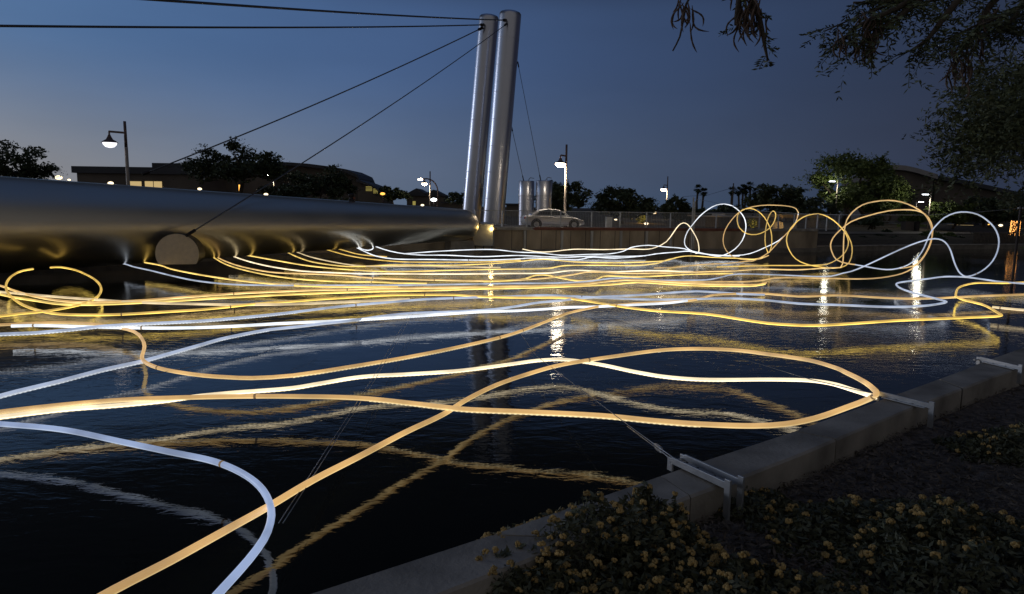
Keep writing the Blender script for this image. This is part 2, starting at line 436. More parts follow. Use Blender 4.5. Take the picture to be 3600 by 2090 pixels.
# fence ------------------------------------------------------------------
fn = empty('canal_fence', (0, 47, 1.6), 'grey steel mesh fence along the top of the far wall', 'fence')
posts = [1590, 1671, 1766, 1853, 1971, 2080, 2180, 2273, 2357, 2436, 2518, 2598, 2670, 2736, 2792, 2834, 2874, 2907, 2950]
FL = []
for px in posts:
    p, an = on_wall(px, 1.6, .12, BL+BR[1:2]); FL.append((p, an))
    b = MB(); b.box((p.x, p.y, 2.28), (.07, .07, 1.3), an); b.build('post', M_galv, fn)
for (p, a_), (q, c_) in zip(FL, FL[1:]):
    for z in (2.9, 1.78):
        b = MB(); b.beam((p.x, p.y, z), (q.x, q.y, z), .06, .05); b.build('rail', M_galv, fn)
    b = MB()
    for k in range(13): b.beam((p.x, p.y, 1.84+k*.08), (q.x, q.y, 1.84+k*.08), .008, .012)
    n_ = int((q-p).length/.12)
    for k in range(1, n_): 
        u = p.lerp(q, k/n_); b.beam((u.x, u.y, 1.8), (u.x, u.y, 2.88), .008, .008)
    b.build('mesh_panel', M_galv, fn)

# ------------------------------------------------------------------ the big pipe
# the pipe narrows a little toward its nose
def pipe_depth(px): return 1/(.03704-(.03704-.02290)*px/1600)
def pipe_rad(px): return (338-.141*px)*pipe_depth(px)/4800
def pipe_axis(px): return at_d(px, 791, pipe_depth(px))
A = pipe_axis(-700); Bp = pipe_axis(1615)
ax_ = (Bp-A).normalized()
pip = empty('steel_pipe', pipe_axis(800), 'huge brushed steel pipe lying across the canal from the left', 'pipe')
b = MB(); Q = ax_.to_track_quat('Z', 'Y').to_matrix(); LN = (Bp-A).length
RA, RB = pipe_rad(-700), pipe_rad(1615); prof = [(RA, 0), (RB, LN)]
for k in range(1, 11):
    an = math.pi/2*k/10; prof.append((RB*math.cos(an)**.6+.001, LN+1.25*math.sin(an)))
seg = [(RA+(RB-RA)*k/24, LN*k/24) for k in range(24)]
b.lathe(seg+prof[1:], A, 72, Q)
pipe_m, pb, ptt = principled('pipe_steel', (.74, .69, .58), .24, .97)
gn = noise(ptt, .5, 5, stretch=(1, 1, 1)); ptt.links.new(maprange(ptt, gn, .3, .7, .30, .39), pb.inputs['Roughness'])
bump(ptt, pb, noise(ptt, .3, 1), .012, bump(ptt, pb, noise(ptt, 3, 2), .0006))
po = b.build('shell', pipe_m, pip, True)
# end struts at the pipe's nose
b = MB()
nose = Bp+ax_*1.2
for dz in (-.25, 0, .25):
    b.tube([nose+Vector((-.5, -.35, dz+.25)), nose+Vector((.25, .1, .15)), nose+Vector((.6, .4, dz*.5-.1))], .035, 6)
b.build('nose_bracket', M_dark, pip)
# support cradle under the nose
b = MB(); q = Bp+Vector((0, .2, 0)); b.box((q.x, q.y, (q.z-1.0)/2), (1.6, 1.0, q.z-1.0), .5)
tag(b.build('pipe_cradle', M_ledge), 'dark concrete cradle under the nose of the steel pipe', 'support')
# round stub with flat disc
dc = at_d(623, 893, 29.3); DR = 70*29.3/2400
nd = Vector((.30, -1, .0)).normalized(); Qd = nd.to_track_quat('Z', 'Y').to_matrix()
st = empty('round_stub', dc, 'round grey disc ended stub before the steel pipe with a cable on top', 'anchor block')
def chord(rad, zc, n=48):
    """circle outline cut flat at the bottom"""
    o_ = []
    for k in range(n):
        a = 2*math.pi*k/n; x_, y_ = rad*math.cos(a), rad*math.sin(a); o_.append((x_, y_))
    return o_
def disc_loop(center, rad, cut):
    side = Vector((0, 0, 1)).cross(nd).normalized(); up = Vector((0, 0, 1)); lp = []
    for k in range(56):
        a = 2*math.pi*k/56; x_, z_ = rad*math.cos(a), max(rad*math.sin(a), cut)
        lp.append(center+side*x_+up*z_)
    return lp
b = MB(); l1 = disc_loop(dc-nd*.03, DR*.985, -DR*.52); l2 = disc_loop(dc-nd*2.2, DR*.985, -DR*.52)
b.add(l1+l2, [(k, (k+1) % 56, 56+(k+1) % 56, 56+k) for k in range(56)]); b.build('drum', M_dark, st, True)
b = MB(); l1 = disc_loop(dc, DR, -DR*.53); l2 = disc_loop(dc-nd*.04, DR, -DR*.53)
b.add(l1+l2, [(k, (k+1) % 56, 56+(k+1) % 56, 56+k) for k in range(56)]+[tuple(range(56)), tuple(reversed(range(56, 112)))]); b.build('face_disc', surf('disc_concrete', (.80, .68, .52), .85, var=.08, scale=6, bmp=.002, bscale=60), st)

# small dark fitting on top of the pipe
q = pipe_axis(1237)+Vector((0, 0, pipe_rad(1237)))
ft = empty('pipe_fitting', q, 'small dark capped fitting standing on top of the steel pipe', 'fitting')
b = MB(); b.lathe([(.02, .0), (.2, .01), (.2, .1), (.12, .14), (.11, .3), (.17, .32), (.17, .42), (.05, .47), (.001, .48)], q-Vector((0, 0, .04)), 14); b.build('body', M_dark, ft, True)
b = MB(); b.box(q+Vector((.14, 0, .17)), (.14, .1, .12)); b.build('clamp', M_rust, ft)

# ------------------------------------------------------------------ pylons
def pylon(bot, top, Y, wpx, lab):
    p0 = at_d(bot[0], bot[1], Y); p1 = at_d(top[0], top[1], Y)
    d = (p1-p0).normalized(); p0 = p0-d*((p0.z-1.55)/d.z)
    r_ = wpx*Y/2400/2; Lh = (p1-p0).length
    t = empty('bridge_pylon', p0, lab, 'pylon', 'pair of tall steel pylons')
    Qm = d.to_track_quat('Z', 'Y').to_matrix()
    b = MB(); pr = [(r_, Lh*k/16) for k in range(16)]+[(r_, Lh-.35), (r_*.985, Lh-.18), (r_*.9, Lh-.06), (r_*.75, Lh), (.001, Lh+.02)]
    b.lathe(pr, p0, 56, Qm); b.build('shaft', M_pyl, t, True)
    for k in range(1, 8):
        b = MB(); c_ = p0+d*(Lh*k/8); b.lathe([(r_+.001, -.03), (r_+.006, -.01), (r_+.006, .01), (r_+.001, .03)], c_, 56, Qm); b.build('seam_band', M_pyl, t, True)
    b = MB(); b.lathe([(r_+.35, 0), (r_+.35, .12), (r_+.02, .14)], p0, 40, Qm); b.build('base_flange', M_galv, t, True)
    return p0, p1, d, r_
M_pyl, pb2, pt2 = principled('pylon_steel', (.66, .68, .76), .3, 1)
pt2.links.new(maprange(pt2, noise(pt2, 1.2, 6, stretch=(1, 1, .3)), .3, .7, .29, .36), pb2.inputs['Roughness'])
bump(pt2, pb2, noise(pt2, 70, 3), .0015)
PL = pylon((1660, 735), (1720, 56), 66, 66, 'left of the two tall leaning steel pylons, half a step behind')
PR = pylon((1738, 735), (1795, 43), 61, 74, 'right and taller of the two tall leaning steel pylons')
for (px, w_, Yd, top, lab) in ((1849, 53, 58.5, 637, 'left short upright steel cylinder, in front of the white car tail'), (1910, 56, 58, 636, 'right short upright steel cylinder, beside the leafy tree')):
    c0 = at_d(px, 790, Yd); c1 = at_d(px+2, top, Yd); r_ = w_*Yd/2400/2; base = Vector((c0.x, c0.y, 1.58))
    t = empty('anchor_cylinder', base, lab, 'cylinder', 'short steel anchor cylinders')
    H_ = c1.z-1.58
    b = MB(); b.lathe([(r_, 0), (r_, H_*.33), (r_, H_*.66), (r_, H_-.05), (r_*.95, H_), (.001, H_+.02)], base, 44); b.build('shell', M_pyl, t, True)
    b = MB(); b.lathe([(r_+.003, H_*.66), (r_+.012, H_*.66+.02), (r_+.003, H_*.66+.04)], base, 44); b.build('seam_band', M_galv, t, True)
    b = MB(); b.tube([base+Vector((.1, 0, H_)), base+Vector((.3, 0, H_+.28)), base+Vector((.62, 0, H_+.22))], .025, 6); b.build('lifting_eye', M_dark, t)
# cables
def cable(pts, r_, lab, name='stay_cable', m=None, fit=True, cat='cable'):
    t = empty(name, pts[0], lab, cat, 'stay cables of the pylons' if name == 'stay_cable' else None)
    b = MB(); b.tube(pts, r_, 6); b.build('strand', m or M_cable, t, True)
    if fit:
        a, c_ = Vector(pts[0]), Vector(pts[1]); d = (c_-a).normalized()
        b = MB(); b.tube([a, a+d*.5], r_*2.6, 8); b.build('socket', M_dark, t)
        a, c_ = Vector(pts[-1]), Vector(pts[-2]); d = (c_-a).normalized()
        b = MB(); b.tube([a, a+d*.5], r_*2.2, 8); b.build('socket', M_dark, t)
    return t
def sag(a, c_, s, n=14):
    a = Vector(a); c_ = Vector(c_); return [a.lerp(c_, k/n)-Vector((0, 0, s*4*(k/n)*(1-k/n))) for k in range(n+1)]
pa = at_d(1700, 88, 65.0); cable(sag(pa, at_d(-260, 89, 26), .15), .052, 'upper left cable running level from the left pylon to the left edge')
pa = at_d(1778, 72, 59.9); cable(sag(pa, at_d(300, -18, 22), .1), .05, 'topmost cable rising leftward from the right pylon out of the picture')
pa = at_d(1697, 98, 65.0); cable(sag(pa, at_d(500, 614, 50), .35), .05, 'cable sloping down left from the left pylon to behind the big tree')
pa = at_d(1782, 84, 59.9); an_ = at_d(655, 829, 29.2); cable(sag(pa, an_, .3, 24), .034, 'long cable sloping from the right pylon across the pipe to the grey disc')
pa = at_d(1820, 218, 61); cable([pa, at_d(1901, 636, 58.2)], .022, 'thin backstay from right pylon to the right short cylinder')
pa = at_d(1798, 445, 61.5); cable([pa, at_d(1841, 637, 58.7)], .022, 'thin backstay from right pylon to the left short cylinder')

# ------------------------------------------------------------------ light tubes
def nearest_i(pts, q):
    best = min(range(len(pts)), key=lambda i: (project(pts[i])[0]-q[0])**2+(project(pts[i])[1]-q[1])**2); return best
TUBES = []
M_coup = surf('coupling_plastic_glow', (.38, .31, .2), .5, var=.2, scale=20, bmp=0)
_cb = M_coup.node_tree.nodes['Principled BSDF']; _cb.inputs['Emission Color'].default_value = (1, .62, .28, 1); _cb.inputs['Emission Strength'].default_value = .16  # faint glow put into the couplings for tube light shining through
def light_tube(pts, mat_, lab, z=.3, zs=None, dep=None, r_=.035, coup=(), bead=None, group='glowing light tubes floating over the canal'):
    """pts: pixels measured in the photo; z: height above the water; zs {index: z}; dep {index: distance} for parts that stand up"""
    n = len(pts); zz = {}
    if zs:
        ks = sorted(zs)
        for i in range(n):
            if i <= ks[0]: zz[i] = zs[ks[0]]
            elif i >= ks[-1]: zz[i] = zs[ks[-1]]
            else:
                for a, c_ in zip(ks, ks[1:]):
                    if a <= i <= c_: zz[i] = zs[a]+(zs[c_]-zs[a])*(i-a)/(c_-a); break
    dd = {}
    if dep:
        for (i0, y0), (i1, y1) in dep:
            for i in range(i0, i1+1): dd[i] = y0+(y1-y0)*(i-i0)/max(1, i1-i0)
    P = []
    for i, (x, y) in enumerate(pts):
        if i in dd: P.append(at_d(x, y, dd[i]))
        else: P.append(at_z(x, y, zz.get(i, z)))
    dist = sum(p.y for p in P)/n
    Sg = catmull(P, .12 if dist < 14 else .35)
    # even out the spacing
    if dist > 24: r_ = r_*.8
    t = empty('light_tube', P[0], lab, 'light tube', group)
    b = MB(); b.tube(Sg, r_, 12 if dist < 16 else 8); b.build('sleeve', MT[mat_], t, True)
    for q in coup:
        i = max(1, min(len(Sg)-2, nearest_i(Sg, q))); d = (Sg[i+1]-Sg[i-1]).normalized()
        b = MB(); b.tube([Sg[i]-d*.018, Sg[i]+d*.018], r_*1.05, 12, True); b.build('coupling', M_coup, t, True)
    if bead:
        i0, i1 = bead[1] if len(bead) > 1 else (0, len(pts)-1)
        a = nearest_i(Sg, pts[i0]); c_ = nearest_i(Sg, pts[i1]); a, c_ = min(a, c_), max(a, c_)
        b = MB(); b.uv = []; s_ = 0; prev = None; base = []
        for i in range(a, c_+1):
            d = (Sg[min(i+1, len(Sg)-1)]-Sg[max(i-1, 0)]).normalized()
            view = (O-Sg[i]); view.z = 0; view.normalize()
            o_ = Vector((0, 0, -1))+view*.55; o_ = (o_-d*o_.dot(d)).normalized(); sd = d.cross(o_).normalized()
            if prev is not None: s_ += (Sg[i]-prev).length
            prev = Sg[i]
            c0 = Sg[i]+o_*(r_+.003)
            b.v += [c0-sd*.011, c0+o_*.004-sd*.005, c0+o_*.004+sd*.005, c0+sd*.011]; b.uv += [(s_, 0), (s_, .3), (s_, .7), (s_, 1)]
        m_ = c_+1-a
        b.f = [(i*4+j, (i+1)*4+j, (i+1)*4+j+1, i*4+j+1) for i in range(m_-1) for j in range(3)]
        b.build('diode_row', bead[0], t)
    TUBES.append(t); return t

light_tube([(117, 946), (81, 952), (49, 966), (30, 983), (21, 1008), (28, 1030), (49, 1052), (86, 1075), (135, 1092), (185, 1102), (246, 1107), (344, 1108), (427, 1106), (517, 1101), (615, 1095), (698, 1090), (809, 1079), (900, 1069), (1018, 1061), (1104, 1054), (1220, 1047), (1348, 1039), (1493, 1037), (1594, 1037), (1667, 1042), (1741, 1045), (1850, 1047), (1972, 1047), (2046, 1056), (2144, 1072), (2194, 1080), (2300, 1093), (2479, 1104), (2586, 1120), (2700, 1137), (2789, 1143), (2861, 1145), (2950, 1141), (3057, 1134), (3164, 1127), (3307, 1121), (3414, 1116), (3496, 1113), (3521, 1109), (3511, 1102), (3450, 1070), (3396, 1057), (3364, 1045), (3361, 1032), (3371, 1012), (3396, 1002), (3443, 995), (3521, 996), (3600, 993), (3760, 988)],
  'amber', 'golden tube from the left hook all along the canal to the sharp bend at right', zs={0: .58, 1: .52, 3: .4, 6: .3, 8: .3, 44: .38, 55: .3}, coup=[(427, 1106), (809, 1079), (1493, 1037), (2170, 1077)])
light_tube([(178, 941), (214, 940), (253, 947), (307, 968), (339, 988), (355, 1012), (352, 1032), (332, 1052), (295, 1068), (246, 1080), (160, 1095), (74, 1103), (0, 1112), (-120, 1124)],
  'amber', 'golden hooked tube curving back to the left edge beneath the pipe', zs={0: .58, 2: .45, 4: .35, 6: .3}, coup=[(314, 1062)])
light_tube([(-100, 1018), (0, 1027), (123, 1038), (246, 1048), (332, 1054), (467, 1063), (620, 1068), (723, 1070), (846, 1072), (969, 1071), (1090, 1068), (1220, 1062), (1348, 1056), (1440, 1052)],
  'pale', 'thin cream tube entering at the left edge through the golden hooks', r_=.036)
light_tube([(-80, 990), (0, 1005), (49, 1022), (123, 1043), (221, 1059), (320, 1064), (467, 1059), (615, 1048), (821, 1033), (969, 1026), (1092, 1021), (1220, 1018), (1298, 1015), (1446, 1013), (1692, 1010), (1820, 1007), (1948, 1005), (2046, 1000), (2144, 989), (2230, 985), (2420, 996), (2550, 1000), (2657, 1002), (2693, 995)],
  'tanbright', 'long tan and white tube from the left edge to the knot at centre right', coup=[(832, 1033), (1230, 1018)])
light_tube([(-80, 1022), (0, 1035), (49, 1046), (123, 1057), (221, 1070), (330, 1071), (467, 1066), (600, 1059), (772, 1048), (871, 1043), (1006, 1036), (1220, 1028), (1348, 1024), (1520, 1021), (1692, 1015), (1820, 1013), (1923, 1010), (2046, 1005), (2144, 1001), (2243, 993), (2317, 997), (2420, 1003), (2550, 1006), (2640, 1006), (2689, 999)],
  'yellow', 'lower yellow beaded tube ending in the knot at centre right')
light_tube([(-80, 1182), (0, 1176), (123, 1171), (246, 1160), (369, 1147), (492, 1140), (615, 1134), (723, 1128), (895, 1113), (1043, 1097), (1200, 1078), (1348, 1065), (1495, 1053), (1594, 1049), (1692, 1046), (1800, 1043), (1923, 1039), (2046, 1044), (2144, 1049), (2292, 1054), (2420, 1053), (2571, 1050), (2700, 1057), (2807, 1068), (2950, 1073), (3129, 1080), (3236, 1077), (3307, 1068), (3327, 1062), (3307, 1055), (3236, 1037), (3182, 1021), (3155, 1007), (3155, 996), (3182, 991), (3254, 982), (3336, 973), (3396, 975), (3450, 982), (3532, 993), (3640, 1000), (3800, 1010)],
  'cool', 'blue white tube from lower left edge that folds back in a zigzag at right', zs={0: .42, 8: .35, 14: .3, 26: .34}, coup=[(1230, 1076), (1603, 1049), (2036, 1043)], bead=(M_beadc, (0, 9)))
light_tube([(40, 1147), (118, 1145), (221, 1147), (308, 1150), (443, 1153), (615, 1154), (797, 1149), (969, 1139), (1220, 1127), (1372, 1118), (1520, 1108), (1667, 1098), (1717, 1096), (1820, 1093), (1923, 1087), (1997, 1081), (2071, 1080), (2218, 1073), (2350, 1066), (2440, 1055)],
  'white', 'brightest pure white tube crossing the left half above the dark water', zs={0: .3}, coup=[(100, 1147), (492, 1153)], bead=(M_beadc, (8, 13)))
light_tube([(-120, 1437), (0, 1393), (110, 1365), (214, 1340), (357, 1302), (500, 1271), (600, 1243), (714, 1211), (772, 1194), (846, 1178), (944, 1160), (1043, 1150), (1141, 1138), (1220, 1130), (1372, 1109), (1471, 1101), (1569, 1098), (1667, 1093), (1740, 1088), (1820, 1077), (1898, 1064), (1972, 1058), (2046, 1049), (2144, 1043), (2267, 1037), (2371, 1029), (2450, 1025), (2514, 1028), (2601, 1034), (2688, 1037)],
  'cool', 'silver white tube rising from the left edge and joining the bright bundle', zs={0: .25, 10: .3, 20: .32, 29: .3}, bead=(M_beadc, (0, 10)))
light_tube([(-60, 1146), (60, 1140), (123, 1137), (246, 1135), (344, 1142), (418, 1153), (470, 1166), (498, 1190), (508, 1218), (503, 1240), (499, 1262), (520, 1280), (555, 1294), (614, 1307), (714, 1321), (800, 1327), (886, 1330), (1029, 1321), (1214, 1293), (1429, 1257), (1643, 1214), (1786, 1179), (1900, 1139), (2000, 1101), (2071, 1085), (2120, 1076), (2169, 1072), (2292, 1064), (2420, 1058), (2446, 1055), (2479, 1045), (2514, 1037), (2604, 1033), (2700, 1034), (2807, 1043), (2950, 1039), (3057, 1045), (3164, 1050), (3271, 1050), (3414, 1043), (3600, 1036), (3760, 1030)],
  'tan', 'tan tube with a tight S bend at left that sweeps across the middle', zs={0: .25, 9: .3, 14: .3, 18: .28, 24: .3}, coup=[(555, 1294), (1743, 1191), (1830, 1165), (2171, 1072)], bead=(M_beadw, (17, 22)))
light_tube([(-80, 1477), (0, 1467), (216, 1441), (432, 1424), (594, 1408), (675, 1396), (800, 1383), (1026, 1365), (1129, 1348), (1275, 1325), (1436, 1316), (1614, 1304), (1800, 1280), (1889, 1268), (1961, 1264), (2021, 1268), (2121, 1284), (2229, 1307), (2336, 1325), (2443, 1334), (2550, 1336), (2705, 1335), (2840, 1338), (2921, 1349), (3002, 1373), (3050, 1388), (3078, 1396)],
  'hot', 'cream white tube through the foreground meeting the bracket on the kerb', zs={0: .3, 12: .27, 20: .3, 24: .6, 26: .95}, r_=.031, bead=(M_beadw, (0, 20)))
light_tube([(-80, 1462), (0, 1450), (216, 1425), (432, 1407), (594, 1400), (864, 1394), (1080, 1395), (1188, 1397), (1300, 1403), (1424, 1416), (1559, 1432), (1640, 1440), (1856, 1449), (2126, 1463), (2300, 1480), (2462, 1492), (2651, 1498), (2759, 1492), (2867, 1471), (2975, 1434), (3056, 1403), (3080, 1387), (3067, 1365), (3029, 1338), (2975, 1311), (2932, 1292), (2843, 1267), (2700, 1246), (2586, 1232), (2461, 1227), (2336, 1231), (2157, 1254), (2050, 1270), (1961, 1286), (1871, 1311), (1748, 1353), (1640, 1406), (1559, 1457), (1424, 1521), (1262, 1606), (1100, 1689), (945, 1781), (810, 1856), (594, 1975), (405, 2072), (180, 2200)],
  'tan', 'biggest tan tube making the long loop pinned to the kerb bracket', zs={0: .33, 8: .36, 14: .45, 18: .65, 20: .9, 21: 1.0, 22: .95, 25: .6, 28: .42, 32: .35, 45: .3}, coup=[(2066, 1262), (905, 1395), (3075, 1396)], bead=(M_beadw, (8, 15)))
light_tube([(-120, 1482), (0, 1491), (216, 1511), (432, 1555), (594, 1589), (756, 1624), (864, 1672), (925, 1725), (953, 1790), (950, 1840), (928, 1895), (875, 1968), (800, 2052), (720, 2140)],
  'coolnear', 'thick pale blue tube bending in a wide U at the bottom left', z=.34, coup=[(775, 1628)])
light_tube([(397, 924), (434, 928), (467, 938), (530, 952), (620, 974), (698, 989), (821, 1001), (969, 1004), (1220, 1004), (1348, 1004), (1569, 1001), (1820, 997), (1948, 996), (2063, 990), (2157, 979), (2218, 978), (2317, 986), (2388, 986), (2478, 985), (2528, 977), (2565, 968), (2601, 964), (2700, 966), (2798, 970), (2872, 973), (2921, 972), (2964, 961), (2992, 955), (3040, 936), (3123, 897), (3202, 862), (3254, 845), (3286, 840), (3312, 845), (3330, 860), (3343, 884), (3354, 920), (3370, 955), (3385, 969), (3401, 973), (3432, 964), (3464, 945), (3490, 918), (3506, 886), (3512, 852), (3508, 826), (3495, 800), (3469, 774), (3438, 755), (3398, 746), (3359, 749), (3320, 766), (3294, 790), (3275, 813), (3262, 839), (3249, 871), (3231, 900), (3207, 923), (3176, 939), (3136, 948), (3097, 947), (3045, 938), (3005, 931)],
  'cool', 'white tube from under the pipe whose end rises in the far right ring', zs={0: .5, 2: .42, 5: .32, 7: .3}, dep=[((26, 29.5), (38, 28)), ((38, 28), (57, 30)), ((57, 30), (62, 32))], coup=[(3432, 964), (3170, 941)])
light_tube([(508, 923), (566, 934), (600, 946), (748, 974), (895, 993), (1030, 1004), (1130, 1008), (1240, 1009), (1400, 1008)],
  'yellow', 'amber tube coming from beneath the round stub to the bright bundle', zs={0: .5, 2: .4, 4: .3})
light_tube([(740, 899), (797, 931), (871, 953), (969, 972), (1092, 985), (1220, 991), (1306, 991), (1387, 995), (1500, 997)],
  'yellow', 'lowest of the tubes fanning out just right of the stub', zs={0: .6, 1: .45, 3: .3}, coup=[(1306, 991)])
light_tube([(750, 898), (797, 921), (871, 943), (969, 959), (1104, 964), (1220, 970), (1311, 978), (1527, 985), (1692, 988), (1803, 986), (1911, 979), (2009, 967), (2083, 956), (2194, 961), (2310, 961), (2437, 957), (2577, 953), (2675, 947), (2798, 949), (2872, 945), (2956, 941)],
  'tanbright', 'second tube from the pipe fan running tan to the far right loops', zs={0: .6, 1: .45, 3: .3}, coup=[(1527, 985), (1312, 978)])
light_tube([(802, 895), (871, 919), (969, 941), (1067, 954), (1166, 959), (1274, 963), (1372, 963), (1569, 964), (1800, 962), (1923, 961), (2021, 951), (2144, 956), (2292, 952), (2437, 956)],
  'hot', 'third tube from the pipe fan turning cream white in mid canal', zs={0: .6, 1: .45, 3: .3})
light_tube([(836, 892), (969, 916), (1092, 936), (1220, 948), (1372, 955), (1569, 951), (1700, 948), (1820, 946), (1923, 944), (1990, 934), (2110, 933), (2230, 934), (2305, 927), (2354, 912), (2429, 900), (2503, 905), (2601, 909), (2642, 912), (2675, 907), (2702, 899)],
  'yellow', 'yellow tube from the pipe fan rising to the first small loops', zs={0: .6, 2: .4, 3: .3})
light_tube([(999, 881), (1043, 903), (1117, 925), (1220, 937), (1298, 936), (1372, 932), (1569, 933), (1700, 929), (1820, 920), (1912, 912), (2021, 921), (2144, 924), (2243, 922), (2330, 918), (2370, 909)],
  'yellow', 'thin yellow tube beginning midway along the pipe underside', zs={0: .6, 1: .45, 3: .3})
light_tube([(1030, 881), (1092, 904), (1220, 930), (1298, 937), (1446, 937), (1620, 939), (1760, 941)],
  'pale', 'thick cream tube beginning midway along the pipe underside', zs={0: .65, 1: .45, 2: .3})
light_tube([(1134, 874), (1220, 898), (1262, 906), (1335, 915), (1421, 921), (1569, 922), (1700, 921), (1830, 915)],
  'gold', 'dull gold tube fourth from the pipe nose', zs={0: .7, 1: .45, 2: .3})
light_tube([(1166, 868), (1220, 884), (1249, 892), (1300, 899), (1360, 903)],
  'gold', 'shortest faint gold tube ending just under the pipe', zs={0: .7, 1: .5, 2: .35})
light_tube([(1242, 865), (1286, 887), (1335, 904), (1385, 911), (1520, 913), (1717, 915), (1820, 911), (1874, 908), (2021, 914), (2083, 905), (2157, 908), (2255, 901), (2317, 892), (2380, 887), (2424, 884), (2449, 890), (2528, 898), (2589, 899), (2638, 892), (2687, 872), (2737, 847), (2774, 813), (2798, 781), (2807, 751)],
  'white', 'white tube from the hook at the pipe that climbs to the tan oval loop', zs={0: .8, 1: .55, 3: .3}, dep=[((14, 45), (23, 44))], coup=[(1640, 915)])
light_tube([(2807, 749), (2798, 734), (2774, 726), (2724, 722), (2675, 723), (2626, 733), (2596, 749), (2572, 774), (2550, 808), (2542, 843), (2547, 870), (2562, 892), (2584, 906), (2626, 915), (2675, 910), (2702, 899)],
  'tan', 'wide tan oval loop standing behind the yellow teardrop', dep=[((0, 44), (15, 42))])
light_tube([(2807, 747), (2796, 788), (2764, 823), (2732, 857), (2700, 890), (2656, 915), (2630, 919), (2601, 922), (2552, 927), (2478, 930), (2380, 940), (2300, 943)],
  'tan', 'tan strand falling from the oval loop back to the water', dep=[((0, 44.2), (5, 40.5))])
light_tube([(1421, 893), (1544, 884), (1731, 878), (1820, 887), (1898, 890), (1972, 898), (2071, 895), (2144, 893), (2194, 883), (2218, 871), (2280, 863), (2329, 868), (2405, 875), (2429, 883), (2461, 889), (2503, 899), (2528, 902), (2552, 895), (2584, 876), (2609, 847), (2621, 813), (2622, 788), (2616, 766), (2601, 745), (2577, 726), (2547, 718), (2518, 722), (2491, 736), (2461, 760), (2437, 788), (2417, 815), (2407, 843), (2408, 862), (2422, 878), (2449, 888), (2528, 899), (2600, 901)],
  'white', 'highest white strand ending in the tall bluish first ring by the mast', dep=[((0, 41), (8, 45)), ((8, 45), (19, 44)), ((19, 44), (36, 43))])
light_tube([(1306, 861), (1348, 877), (1397, 889), (1471, 897), (1569, 898), (1692, 903), (1820, 899), (1972, 905), (2095, 901), (2194, 902), (2270, 900)],
  'white', 'white strand second from the top, starting right of the small hook', zs={0: .8, 1: .55, 2: .35, 3: .3}, dep=[((3, 40.5), (10, 44))])
light_tube([(1303, 861), (1312, 870), (1306, 878), (1293, 881), (1274, 877), (1257, 867)], 'white', 'tiny white hook curled against the underside of the pipe', z=.8)
light_tube([(1837, 876), (1874, 884), (1911, 887), (1960, 883), (2014, 877), (2120, 878), (2218, 876), (2275, 877), (2304, 871), (2343, 850), (2369, 816), (2386, 793), (2403, 784), (2418, 790), (2435, 813), (2452, 845), (2457, 870), (2456, 888), (2446, 892)],
  'hot', 'white strand against the wall that humps up in front of the mast', dep=[((0, 45.5), (8, 46)), ((8, 46), (18, 45))])
light_tube([(2700, 889), (2691, 862), (2690, 828), (2695, 788), (2705, 756), (2718, 742), (2727, 751), (2724, 774), (2710, 798), (2687, 815), (2658, 825), (2626, 822), (2601, 803), (2592, 779), (2594, 756), (2609, 739), (2636, 733), (2663, 742), (2687, 764), (2705, 796), (2713, 828), (2712, 867), (2705, 888)],
  'gold', 'yellow teardrop and ring loops in one knot at centre right', dep=[((0, 42), (22, 43))])
light_tube([(2520, 939), (2577, 937), (2695, 934), (2790, 934), (2867, 933), (2909, 929), (2941, 914), (2963, 897), (2978, 875), (2983, 850), (2975, 825), (2958, 801), (2929, 774), (2892, 755), (2860, 753), (2823, 764), (2793, 788), (2771, 818), (2765, 847), (2776, 882), (2798, 911), (2835, 929), (2897, 941), (2956, 941), (2985, 924), (2996, 887), (2992, 852), (2972, 812)],
  'gold', 'gold double ring right of the teardrop loops', dep=[((0, 36), (27, 37))])
light_tube([(3009, 931), (2980, 927), (2941, 914), (2925, 887), (2920, 862), (2928, 838), (2953, 810), (2992, 780), (3045, 761), (3123, 742), (3176, 738), (3223, 741), (3254, 755), (3273, 782), (3279, 813), (3273, 847), (3260, 881), (3239, 913), (3210, 936), (3163, 944)],
  'tan', 'lower of the two wide tan arches at right', dep=[((0, 32), (19, 31.5))], coup=[(3251, 752)])
light_tube([(2300, 988), (2380, 991), (2528, 991), (2640, 990), (2680, 986), (2724, 978), (2798, 977), (2897, 979), (2972, 981), (3045, 981), (3097, 977), (3150, 968), (3189, 955), (3225, 931), (3254, 894), (3273, 852), (3277, 813), (3267, 779), (3249, 752), (3215, 729), (3170, 711), (3123, 705), (3071, 710), (3032, 721), (2998, 745), (2977, 774), (2969, 808), (2966, 847), (2965, 885), (2963, 925), (2955, 941)],
  'tan', 'highest wide tan arch at right dropping straight down on its left', dep=[((3, 28.5), (12, 30)), ((12, 30), (30, 33))])
light_tube([(1700, 990), (1803, 986), (1844, 981), (1886, 968), (1916, 967), (1972, 978), (2034, 988), (2083, 986), (2137, 970), (2218, 974), (2341, 969), (2420, 965), (2500, 963), (2577, 962)],
  'yellow', 'wavy yellow tube in the middle of the bundle', r_=.036)
light_tube([(3489, 1080), (3545, 1086), (3600, 1091), (3740, 1103)], 'pale', 'short cream tube stub at the right edge', coup=[(3492, 1081)])

